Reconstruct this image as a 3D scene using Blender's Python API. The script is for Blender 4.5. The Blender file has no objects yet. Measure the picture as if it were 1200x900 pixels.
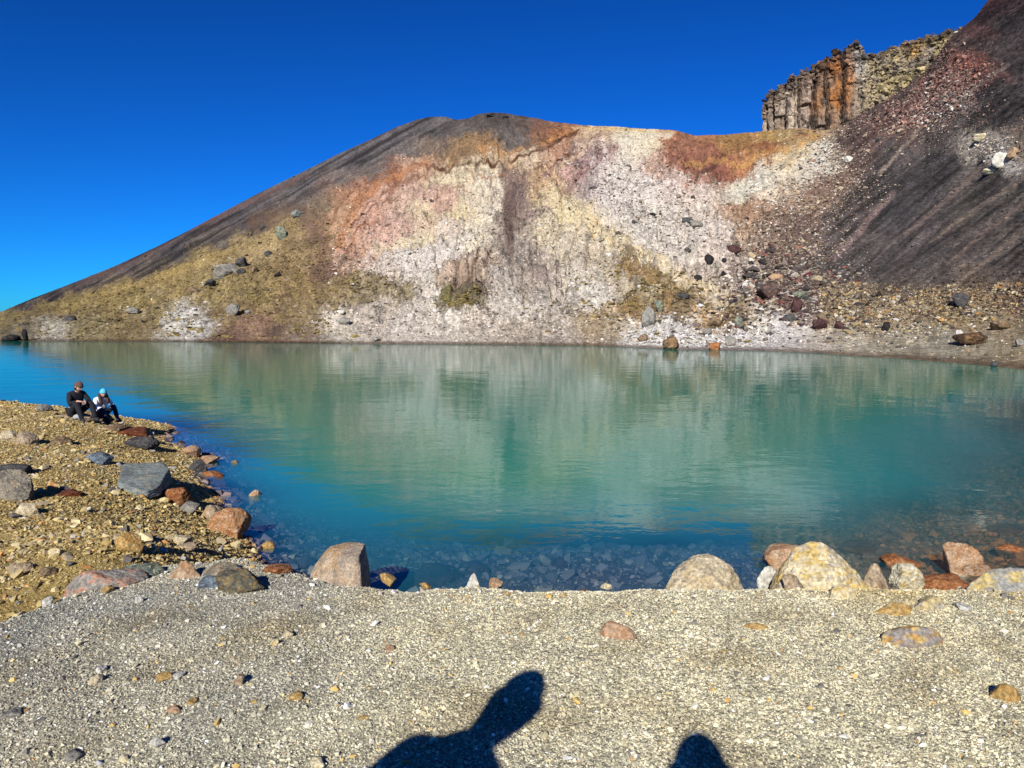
import bpy, bmesh, math, random
import numpy as np
from mathutils import Vector, Matrix
from mathutils.bvhtree import BVHTree

R = math.radians
scene = bpy.context.scene
COL = scene.collection
random.seed(7); rng = np.random.default_rng(11)

# ------------------------------------------------------------------ camera
CAM_Z = 3.6; F = 866.0; HOR = 376.0
PITCH = math.atan((450 - HOR) / F)
cd = bpy.data.cameras.new('camera'); cam = bpy.data.objects.new('camera', cd); COL.objects.link(cam)
cam.location = (0, 0, CAM_Z); cam.rotation_euler = (math.pi / 2 - PITCH, 0, 0)
cd.sensor_width = 36; cd.lens = 36 * F / 1200; cd.clip_start = 0.05; cd.clip_end = 12000
scene.camera = cam

# ------------------------------------------------------------------ light
SUN_EL, SUN_AZ = R(29), R(14)          # the sun stands behind the camera, SUN_AZ to its left
w = bpy.data.worlds.new('World'); scene.world = w; w.use_nodes = True
nt = w.node_tree; nt.nodes.clear()
out = nt.nodes.new('ShaderNodeOutputWorld'); bg = nt.nodes.new('ShaderNodeBackground')
sky = nt.nodes.new('ShaderNodeTexSky'); sky.sky_type = 'NISHITA'; sky.sun_disc = False
sky.sun_elevation = SUN_EL; sky.sun_rotation = math.pi + SUN_AZ
sky.altitude = 1700; sky.air_density = 1.0; sky.dust_density = 0.15; sky.ozone_density = 3.0
tint = nt.nodes.new('ShaderNodeMix'); tint.data_type = 'RGBA'; tint.blend_type = 'MULTIPLY'
tint.inputs['Factor'].default_value = 1.0; tint.inputs[7].default_value = (0.07, 0.70, 1.5, 1)
hs = nt.nodes.new('ShaderNodeGamma'); hs.inputs['Gamma'].default_value = 1.45
bg.inputs['Strength'].default_value = 0.0235
nt.links.new(sky.outputs[0], hs.inputs[0]); nt.links.new(hs.outputs[0], tint.inputs[6])
nt.links.new(tint.outputs[2], bg.inputs[0]); nt.links.new(bg.outputs[0], out.inputs[0])
sl = bpy.data.lights.new('sun', 'SUN'); sl.energy = 5.0; sl.angle = R(0.5); sl.color = (1, 0.955, 0.88)
sun = bpy.data.objects.new('sun', sl); COL.objects.link(sun)
SHD = Vector((math.sin(SUN_AZ) * math.cos(SUN_EL), math.cos(SUN_AZ) * math.cos(SUN_EL), -math.sin(SUN_EL)))
sun.rotation_euler = SHD.to_track_quat('-Z', 'Y').to_euler()
scene.view_settings.view_transform = 'Standard'; scene.view_settings.look = 'None'
scene.view_settings.exposure = 0.5; scene.view_settings.gamma = 1
scene.render.engine = 'CYCLES'
scene.cycles.max_bounces = 6; scene.cycles.transparent_max_bounces = 12

# ------------------------------------------------------------------ helpers
cp, sp = math.cos(PITCH), math.sin(PITCH)
def P(u, v, y):
    """point seen at photo pixel (u, v) (1200x900) at forward distance y"""
    u = np.asarray(u, float); v = np.asarray(v, float); y = np.asarray(y, float)
    cx = (u - 600) / F; cy = (450 - v) / F
    dy = cp + cy * sp; dz = -sp + cy * cp
    return np.stack(np.broadcast_arrays(y * cx / dy, y, CAM_Z + y * dz / dy), -1)
def y_at(v, z=0.0):
    cy = (450 - np.asarray(v, float)) / F
    return (z - CAM_Z) / ((-sp + cy * cp) / (cp + cy * sp))
def lin(c):
    c = np.asarray(c, float) / 255.0
    return np.where(c <= 0.04045, c / 12.92, ((c + 0.055) / 1.055) ** 2.4)

_perm = rng.permutation(512).astype(np.int64); _perm = np.concatenate([_perm, _perm, _perm])
_grad = rng.normal(size=(512, 3)); _grad /= np.linalg.norm(_grad, axis=1)[:, None]
def noise3(p):
    p = np.asarray(p, float); i = np.floor(p).astype(np.int64); f = p - i
    i &= 511; t = f * f * f * (f * (f * 6 - 15) + 10); res = 0
    for a in (0, 1):
        for b in (0, 1):
            for c in (0, 1):
                h = _perm[_perm[_perm[(i[..., 0] + a) & 511] + ((i[..., 1] + b) & 511)] + ((i[..., 2] + c) & 511)] & 511
                g = _grad[h]; d = f - np.array([a, b, c])
                wt = (t[..., 0] if a else 1 - t[..., 0]) * (t[..., 1] if b else 1 - t[..., 1]) * (t[..., 2] if c else 1 - t[..., 2])
                res = res + wt * (g * d).sum(-1)
    return res * 1.5
def fbm(p, oct=4, rough=0.5):
    p = np.asarray(p, float); a = 1.0; s = 0; n = 0
    for k in range(oct):
        s = s + a * noise3(p * 2 ** k + 17.3 * k); n += a; a *= rough
    return s / n
def n2(x, y, sx, sy=None, seed=0, oct=3):
    sy = sx if sy is None else sy
    return fbm(np.stack(np.broadcast_arrays(x * sx, y * sy, np.full_like(x * 1.0, seed * 7.7 + .37)), -1), oct)
def smooth(a, b, x):
    t = np.clip((x - a) / (b - a), 0, 1); return t * t * (3 - 2 * t)

def mesh_obj(name, verts, faces, mat, parent=None, cols=None, smooth_shade=False, attrs=None):
    me = bpy.data.meshes.new(name)
    verts = np.asarray(verts, np.float32); faces = np.asarray(faces, np.int32)
    n, k = faces.shape
    me.vertices.add(len(verts)); me.vertices.foreach_set('co', verts.ravel())
    me.loops.add(n * k); me.loops.foreach_set('vertex_index', faces.ravel())
    me.polygons.add(n); me.polygons.foreach_set('loop_start', np.arange(0, n * k, k, dtype=np.int32))
    me.polygons.foreach_set('loop_total', np.full(n, k, np.int32))
    me.update(calc_edges=True)
    me.polygons.foreach_set('use_smooth', np.full(n, smooth_shade))
    if cols is not None:
        ca = me.color_attributes.new('Col', 'FLOAT_COLOR', 'POINT')
        c4 = np.ones((len(verts), 4), np.float32); c4[:, :3] = cols; ca.data.foreach_set('color', c4.ravel())
    for k2, val in (attrs or {}).items():
        at = me.attributes.new(k2, 'FLOAT', 'POINT'); at.data.foreach_set('value', np.asarray(val, np.float32).ravel())
    me.materials.append(mat)
    o = bpy.data.objects.new(name, me); COL.objects.link(o)
    if parent: o.parent = parent
    return o
def grid_faces(nr, nc):
    a = np.arange(nr * nc).reshape(nr, nc)
    return np.stack([a[:-1, :-1], a[:-1, 1:], a[1:, 1:], a[1:, :-1]], -1).reshape(-1, 4)
def tag(o, label=None, cat=None, group=None, kind=None):
    if label: o['label'] = label
    if cat: o['category'] = cat
    if group: o['group'] = group
    if kind: o['kind'] = kind
    return o

def rock_mat(name, squash=None, speck=2.0, speck_amt=0.5, bump=0.5, bscale=3.0, dist=0.1, rough=0.93, hue=0.0, voro=True, fine=12.0):
    m = bpy.data.materials.new(name); m.use_nodes = True; t = m.node_tree; N = t.nodes; L = t.links
    b = N['Principled BSDF']; b.inputs['Roughness'].default_value = rough
    b.inputs['Specular IOR Level'].default_value = 0.2
    at = N.new('ShaderNodeAttribute'); at.attribute_name = 'Col'
    tc = N.new('ShaderNodeTexCoord'); src = tc.outputs['Object']
    if squash:      # beds and runnels drawn out down the slope
        mp = N.new('ShaderNodeMapping'); mp.inputs['Scale'].default_value = squash; L.new(src, mp.inputs[0]); src = mp.outputs[0]
    no = N.new('ShaderNodeTexNoise'); no.inputs['Scale'].default_value = bscale; no.inputs['Detail'].default_value = 8
    no.inputs['Roughness'].default_value = 0.65; L.new(src, no.inputs['Vector'])
    n2_ = N.new('ShaderNodeTexNoise'); n2_.inputs['Scale'].default_value = fine; n2_.inputs['Detail'].default_value = 5
    L.new(src, n2_.inputs['Vector'])
    mr = N.new('ShaderNodeMapRange'); mr.inputs['From Min'].default_value = 0.3; mr.inputs['From Max'].default_value = 0.7
    mr.inputs['To Min'].default_value = 1 - speck_amt; mr.inputs['To Max'].default_value = 1 + speck_amt * 0.8
    L.new(n2_.outputs['Fac'], mr.inputs['Value'])
    fac = mr.outputs[0]
    if voro:
        vo = N.new('ShaderNodeTexVoronoi'); vo.inputs['Scale'].default_value = speck; L.new(src, vo.inputs['Vector'])
        sx = N.new('ShaderNodeSeparateColor'); L.new(vo.outputs['Color'], sx.inputs[0])
        m2 = N.new('ShaderNodeMapRange'); m2.inputs['To Min'].default_value = 1 - speck_amt; m2.inputs['To Max'].default_value = 1 + speck_amt * .75
        L.new(sx.outputs[0], m2.inputs['Value'])
        mm = N.new('ShaderNodeMath'); mm.operation = 'MULTIPLY'; L.new(fac, mm.inputs[0]); L.new(m2.outputs[0], mm.inputs[1]); fac = mm.outputs[0]
    mx = N.new('ShaderNodeVectorMath'); mx.operation = 'SCALE'; L.new(at.outputs['Color'], mx.inputs[0]); L.new(fac, mx.inputs['Scale'])
    L.new(mx.outputs[0], b.inputs['Base Color'])
    bp = N.new('ShaderNodeBump'); bp.inputs['Strength'].default_value = bump; bp.inputs['Distance'].default_value = dist
    h = no.outputs['Fac']
    if voro:
        ad = N.new('ShaderNodeMath'); ad.operation = 'SUBTRACT'; L.new(no.outputs['Fac'], ad.inputs[0])
        ms = N.new('ShaderNodeMath'); ms.operation = 'MULTIPLY'; ms.inputs[1].default_value = 0.5; L.new(vo.outputs['Distance'], ms.inputs[0])
        L.new(ms.outputs[0], ad.inputs[1]); h = ad.outputs[0]
    L.new(h, bp.inputs['Height']); L.new(bp.outputs[0], b.inputs['Normal'])
    return m
def plain_mat(name, c, rough=0.8, bump=0.0, scale=30):
    m = bpy.data.materials.new(name); m.use_nodes = True; t = m.node_tree; N = t.nodes; L = t.links
    b = N['Principled BSDF']; b.inputs['Roughness'].default_value = rough; b.inputs['Specular IOR Level'].default_value = .3
    no = N.new('ShaderNodeTexNoise'); no.inputs['Scale'].default_value = scale; no.inputs['Detail'].default_value = 5
    tc = N.new('ShaderNodeTexCoord'); L.new(tc.outputs['Object'], no.inputs['Vector'])
    cr = N.new('ShaderNodeMix'); cr.data_type = 'RGBA'; c = list(c)
    cr.inputs[6].default_value = [x * .8 for x in c] + [1]; cr.inputs[7].default_value = [min(1, x * 1.15) for x in c] + [1]
    L.new(no.outputs['Fac'], cr.inputs['Factor']); L.new(cr.outputs[2], b.inputs['Base Color'])
    if bump:
        bp = N.new('ShaderNodeBump'); bp.inputs['Strength'].default_value = bump; bp.inputs['Distance'].default_value = .01
        L.new(no.outputs['Fac'], bp.inputs['Height']); L.new(bp.outputs[0], b.inputs['Normal'])
    return m
M_HILL = rock_mat('volcanic_scree', squash=(1, .3, 1), speck=2.2, speck_amt=0.25, bump=0.8, bscale=0.7, dist=0.55, fine=2.2)
M_CLIFF = rock_mat('cliff_rock', speck=0.9, speck_amt=0.28, bump=0.8, bscale=0.6, dist=1.0, fine=1.6)
M_GROUND = rock_mat('gravel_ground', speck=55, speck_amt=0.35, bump=0.7, bscale=24, dist=0.02, fine=90)
M_STONE = rock_mat('stone', speck=1, speck_amt=0.16, bump=0.5, bscale=40, dist=0.006, voro=False, fine=60)
M_FARROCK = rock_mat('far_rock', speck=1, speck_amt=0.25, bump=0.6, bscale=2.0, dist=0.25, voro=False, fine=2.0)
M_BOULDER = rock_mat('boulder_rock', speck=1, speck_amt=0.42, bump=1.0, bscale=9, dist=0.05, voro=False, fine=46)
ALB = 0.72     # photo brightness (lit) -> surface albedo on sun-facing slopes
ALBN = 0.88    # same for the flatter near ground

# ------------------------------------------------------------------ near terrain
def curve(x, pts):
    a = np.array(sorted(pts), float); return np.interp(x, a[:, 0], a[:, 1])
EDGE = [(-30, -60), (-4.2, -3), (-3.5, 1.2), (-3.1, 2.8), (-2.8, 3.75), (-2.62, 4.3), (-2.4, 4.8), (-1.9, 4.95), (-1.5, 4.75), (-1.1, 4.5), (0, 4.42), (2, 4.44), (4, 4.5), (8, 4.9), (60, 5)]
def pw(u, v, y): return tuple(P(u, v, y))
CT = []
for (u, v) in ((352, 690), (318, 665), (300, 648), (285, 622), (262, 590), (238, 562), (246, 541), (222, 528), (190, 515)):
    y = float(y_at(v)); CT.append(pw(u, v, y))
CT += [pw(0, 715, 6.0), pw(120, 650, 6.9), pw(0, 640, 8.2), pw(120, 620, 9.0), pw(230, 640, 8.6), pw(0, 580, 11), pw(120, 580, 11.5), pw(0, 520, 15.5),
       pw(120, 540, 14.5), pw(200, 585, 13.2), pw(210, 550, 17.2), pw(0, 490, 19), pw(60, 500, 18), pw(120, 500, 19), pw(150, 510, 19.5), pw(0, 471, 22), pw(60, 482, 20.5), pw(-100, 471, 22), pw(-100, 560, 12)]
CT += [(-17, 27, 0), (-13, 26.2, 0), (-24, 28, 0), (-11, 25.0, -.12), (-9, 25, -.8), (-16, 31, -.9), (-30, 32, 0), (-45, 36, 0), (-45, 15, 1.6), (-60, 20, 2), (-30, 12, 1.5), (-30, 45, -2), (-15, 40, -2.2), (-60, 60, -2)]
CT += [(-8, 21, -.35), (-6.3, 17, -.5), (-5, 14, -.32), (-3.6, 11.5, -.22), (-2, 10, -.2), (-4, 16, -.85), (-5.4, 20, -1.4), (-2, 13.5, -.6), (0, 17, -1.8),
       (-2, 8, .05), (0, 7.6, .05), (3, 7.6, .05), (6, 7.8, .05), (9, 8.5, .1), (0, 10, -.16), (2, 10.5, -.17), (4, 10.5, -.17), (0, 12, -.34), (2, 12.3, -.36), (4, 12.3, -.36), (7, 11, -.14), (5, 15, -1.0), (7.2, 14, -.36), (11, 15, -.26), (11, 17.5, -.40), (17, 25, -.35), (22, 32, -.4), (10, 11, -.12), (-2, 11.6, -.3), (15, 12, .1), (18, 18, -.15), (11, 21, -.8), (8, 17.5, -.95), (24, 22, .2), (30, 30, .3), (40, 30, 2), (35, 10, 2.5),
       (0, 25, -2.6), (0, 40, -3), (20, 40, -2.2), (-6, 28, -2.5), (10, 30, -2.5), (0, 60, -3), (30, 60, -2.5), (60, 60, -1), (60, 0, 3), (-5, 4, 1.15), (-8, 2, 1.3), (-12, -4, 1.5), (0, 3, 1.0), (5, 4, 1.1), (-40, -40, 2), (0, -40, 2), (60, -40, 2)]
CT = np.array(CT)
def _phi(r): return np.where(r > 1e-9, r * r * np.log(np.maximum(r, 1e-9)), 0)
_n = len(CT); _A = np.zeros((_n + 3, _n + 3)); _d = np.linalg.norm(CT[:, None, :2] - CT[None, :, :2], axis=-1)
_A[:_n, :_n] = _phi(_d) + np.eye(_n) * 0.3; _A[:_n, _n] = 1; _A[:_n, _n + 1:] = CT[:, :2]; _A[_n:, :_n] = _A[:_n, _n:].T
_w = np.linalg.solve(_A, np.concatenate([CT[:, 2], np.zeros(3)]))
def beach(x, y):
    x = np.asarray(x, float); y = np.asarray(y, float); s = _w[_n] + _w[_n + 1] * x + _w[_n + 2] * y
    xf, yf_ = x.ravel(), y.ravel(); o_ = np.zeros(xf.shape)
    for i0 in range(0, len(xf), 20000):
        r2 = (xf[i0:i0 + 20000, None] - CT[None, :, 0]) ** 2 + (yf_[i0:i0 + 20000, None] - CT[None, :, 1]) ** 2 + 1e-12
        o_[i0:i0 + 20000] = (r2 * np.log(r2).astype(np.float32)) @ (_w[:_n] * .5)
    return s + o_.reshape(x.shape)
def ground_z(x, y, parts=False):
    x = np.asarray(x, float); y = np.asarray(y, float)
    b = beach(x, y)
    e = curve(x, EDGE)
    wob = 0.10 * n2(x, y, 0.9, seed=3) + .09 * n2(x, y, 3.5, seed=4)
    dd = y - (e + wob)
    pl = 1.985 + 0.045 * n2(x, y, .9, seed=1) + 0.018 * n2(x, y, 3.2, seed=2) - np.where(dd > -.15, 0.75 * (dd + .15) ** 2 / (np.abs(dd + .15) + .25), 0)
    k = 0.10; h = np.clip(0.5 + 0.5 * (pl - b) / k, 0, 1)
    z = b * (1 - h) + pl * h + k * h * (1 - h)
    bn = 0.05 * n2(x, y, .8, seed=5) + 0.03 * n2(x, y, 3.1, seed=6)
    z = z + bn * (1 - h)
    return (z, h) if parts else z
def hit(u, v):
    """where the view line through (u, v) meets the near ground"""
    ys = np.linspace(1.5, 34, 1400); p = P(np.full_like(ys, u), np.full_like(ys, v), ys)
    g = np.maximum(ground_z(p[:, 0], p[:, 1]), -0.12) if True else 0
    k = np.argmax(p[:, 2] <= g)
    return Vector((p[k, 0], p[k, 1], float(ground_z(p[k:k + 1, 0], p[k:k + 1, 1])[0])))

def axis(core0, core1, step, lo, hi, g=1.12):
    a = list(np.arange(core0, core1, step)); s = step
    while a[-1] < hi: s = min(s * g, 3.0); a.append(a[-1] + s)
    s = step; b = [a[0]]
    while b[-1] > lo: s = min(s * g, 3.0); b.append(b[-1] - s)
    return np.array(b[:0:-1] + a)
ax_ = axis(-9, 7, 0.045, -60, 60, 1.03); ay_ = axis(2, 13, 0.045, -40, 60, 1.03)
X, Y = np.meshgrid(ax_, ay_)
Z, Hm = ground_z(X, Y, True)
GREYG, PALE, OCH, DKB = lin((186, 180, 158)), lin((212, 204, 172)), lin((168, 142, 86)), lin((105, 92, 72))
def mixc(a, b, t): return a + (b - a) * np.asarray(t)[..., None]
def near_col(x, y, z, h):
    n1 = n2(x, y, .55, seed=20, oct=4); nn = n2(x, y, 1.9, seed=21, oct=4)
    plat = mixc(GREYG, PALE, smooth(-.35, .3, n1 + 0.16 * (x + .3)))
    plat = mixc(plat, lin((152, 134, 92)), smooth(-.1, .5, nn) * .5 + 0 * x)
    plat = mixc(plat, lin((150, 154, 152)), smooth(-.2, -2.0, x) * smooth(-.25, .3, n2(x, y, .9, seed=27)) * .45)
    plat = plat * (.88 + .35 * n2(x, y, 3.2, seed=28, oct=4))[..., None]
    plat = mixc(plat, lin((196, 168, 96)), smooth(.9, 3.0, x) * smooth(3.2, 4.6, y) * smooth(-.2, .4, n2(x, y, 1.3, seed=25)) * .8)
    bch = mixc(lin((186, 162, 100)), lin((160, 136, 82)), smooth(-.3, .3, nn))
    bch = mixc(bch, lin((176, 160, 122)), smooth(0, .5, n1) * .6)
    # lake bed
    right = smooth(3.0, 7.5, x)
    bed = mixc(np.broadcast_to(lin((112, 98, 100)), bch.shape), np.broadcast_to(lin((156, 100, 58)), bch.shape), right)
    bed = mixc(bed, lin((128, 112, 96)), smooth(0, .45, nn) * .5)
    c = mixc(bch, bed, smooth(.08, -.05, z))
    c = mixc(c, lin((150, 82, 42)), smooth(.10, .02, np.abs(z)) * .45)
    return mixc(c, plat, h)
cn = near_col(X, Y, Z, Hm) * ALBN * .72
o = mesh_obj('lake_shore_ground', np.stack([X, Y, Z], -1).reshape(-1, 3), grid_faces(*X.shape), M_GROUND, cols=cn.reshape(-1, 3), smooth_shade=True)
tag(o, kind='structure')

# ------------------------------------------------------------------ mountain
SH = [(-900, 396), (-300, 398), (0, 399.5), (200, 400), (330, 401.5), (430, 402.5), (560, 403.5), (700, 405), (740, 407), (800, 410), (860, 410.5), (900, 411), (960, 414), (1000, 417), (1050, 420), (1100, 424), (1150, 428), (1200, 433), (1300, 446), (1450, 470), (1700, 520), (2000, 560)]
RG = [(-900, 393), (-300, 391), (-120, 385), (0, 366), (40, 349), (82, 333), (130, 314), (178, 292), (222, 270), (300, 228), (350, 204), (400, 179), (430, 166), (465, 149), (490, 140), (505, 137), (522, 137), (535, 141), (550, 139), (560, 134), (575, 132), (590, 133), (600, 135), (625, 138), (650, 144), (680, 147), (720, 149), (760, 152), (790, 153), (815, 159), (840, 159), (880, 156), (930, 151), (965, 153), (978, 151), (1007, 135), (1037, 118), (1060, 103), (1083, 86), (1100, 63), (1112, 46), (1130, 31), (1144, 19), (1158, 0), (1176, -20), (1200, -42), (1300, -90), (1500, -60), (1700, 60), (2000, 220)]
YR = [(-900, 300), (-120, 330), (0, 350), (200, 330), (400, 295), (500, 275), (575, 255), (760, 240), (900, 226), (980, 215), (1060, 192), (1112, 176), (1150, 165), (1200, 150), (1300, 120), (1500, 85), (2000, 55)]
VF = [(-900, 395), (0, 391), (300, 391), (500, 393), (700, 394), (800, 398), (900, 396), (960, 392), (1050, 388), (1100, 385), (1200, 376), (1300, 370), (2000, 400)]
YFK = [(-900, 1.05), (0, 1.07), (500, 1.06), (760, 1.07), (850, 1.1), (950, 1.15), (1050, 1.3), (1200, 1.5), (2000, 1.3)]
def sm_curve(u, pts, r):
    s = 0
    for k in (-1, -.5, 0, .5, 1): s = s + curve(u + k * r, pts)
    return s / 5
def mt(u, s, relief=True):
    """mountain surface: u = bearing in photo pixels, s = 0 shore .. 1 skyline .. 2 far foot"""
    u = np.asarray(u, float); s = np.asarray(s, float)
    vs = sm_curve(u, SH, 12); vr = sm_curve(u, RG, 2.5); y0 = y_at(vs, 0.0); yr = sm_curve(u, YR, 25)
    vf = sm_curve(u, VF, 20); yf = y0 * sm_curve(u, YFK, 20)
    sf = (vs - vf) / (vs - vr)
    sf = np.clip(sf, .02, .5)
    s1 = np.clip(s, 0, 1)
    v = vs + (vr - vs) * s1
    t = np.clip((s1 - sf) / (1 - sf), 0, 1)
    # where pieces of the slope stand forward or hang back
    y_up = yf + (yr - yf) * (t ** 1.12)
    y = np.where(s1 < sf, y0 + (yf - y0) * s1 / sf, y_up)
    env = smooth(0, .18, t) * smooth(1.0, .82, t)
    def g(cu, cv, ru, rv, a=0):
        du, dv = u - cu, v - cv; c, s_ = math.cos(a), math.sin(a)
        return np.exp(-((du * c + dv * s_) / ru) ** 2 - ((-du * s_ + dv * c) / rv) ** 2)
    off = -9 * g(760, 300, 110, 16, .62) + 8 * g(790, 230, 60, 45) - 8 * g(545, 345, 40, 40) - 5 * g(640, 330, 35, 40) + 7 * g(600, 250, 22, 60) + 6 * g(480, 230, 60, 35) \
        + 9 * g(900, 300, 35, 60) - 6 * g(400, 260, 18, 70, .3) - 7 * g(850, 370, 50, 14) + 5 * g(470, 300, 40, 30) - 5 * g(250, 330, 90, 22, -.35) - 4 * g(690, 170, 14, 50, .9)
    y = y + off * env
    p = P(u, v, y)
    if relief:
        q = p * np.array([1, 1, 1.0])
        amp = smooth(0, .10, t)
        dark_l = smooth(20, -10, v - curve(u, [(-100, 400), (0, 370), (130, 332), (300, 272), (400, 215), (480, 180), (560, 150), (600, 120)]))
        dark_r = smooth(900, 1010, u) * smooth(395, 330, v)
        calm = 1 - .75 * np.maximum(dark_l * (u < 620), dark_r * .8)
        z = 2.6 * fbm(q / 30, 3) * smooth(.15, .4, t) * (1 - .8 * smooth(.85, 1, t)) + 1.5 * calm * fbm(q * np.array([1, .4, 1]) / 8 + 5, 4, .6) + .3
        rid = 1 - np.abs(fbm(q * np.array([1, .6, .5]) / 14 + 40, 4, .55)) * 2.2
        mid = smooth(340, 420, u) * (1 - dark_r)
        rid2 = 1 - np.abs(fbm(q * np.array([1, .4, .8]) / 6 + 80, 3, .6)) * 2.4
        z = z * amp + amp * calm * (1 - dark_r) * ((1.5 + 1.1 * mid) * (rid - .55) + (.6 + .8 * mid) * (rid2 - .5)) * (1 - .6 * smooth(.9, 1, t))
        # run-out streaks on the dark scree
        a_ = .88; cc, ss = math.cos(a_), math.sin(a_)
        along = (u * ss - v * -cc); across = (u * cc - v * -ss)
        # lines descend towards lower left
        across_r = u * .62 + v * .785
        z = z + .55 * dark_r * n2(across_r, u * 0 + v * .02, .11, 1, seed=31, oct=3)
        z = z + .05 * smooth(0, .02, s1) * fbm(q * 1.1, 3)
        gl_ = np.abs(n2(u + 14 * n2(u, v, .02, seed=64) - (v - 270) * .25 * np.sign(u - 640) * 0, v, .045, .010, seed=65, oct=4))
        z = z - 1.0 * (1 - dark_r) * smooth(420, 520, u) * smooth(960, 860, u) * smooth(.16, 0, gl_) * smooth(.02, .2, t) * smooth(1, .8, t)
        z = z * (1 - .7 * smooth(.90, 1, t)) * (1 - .3 * dark_r)
        p[..., 2] += z * np.where(t > 0, 1, 0) + 0.12 * fbm(q / 1.5, 3) * smooth(0, .4 * sf, s1)
    bk = np.clip(s - 1, 0, 1)
    dirn = p.copy(); dirn[..., 2] = 0; dirn /= np.linalg.norm(dirn, axis=-1)[..., None]
    p = p + dirn * (bk * 170)[..., None]
    p[..., 2] = p[..., 2] + (-8 - p[..., 2]) * smooth(0, 1, bk) - bk * 2
    return p, v

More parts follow.
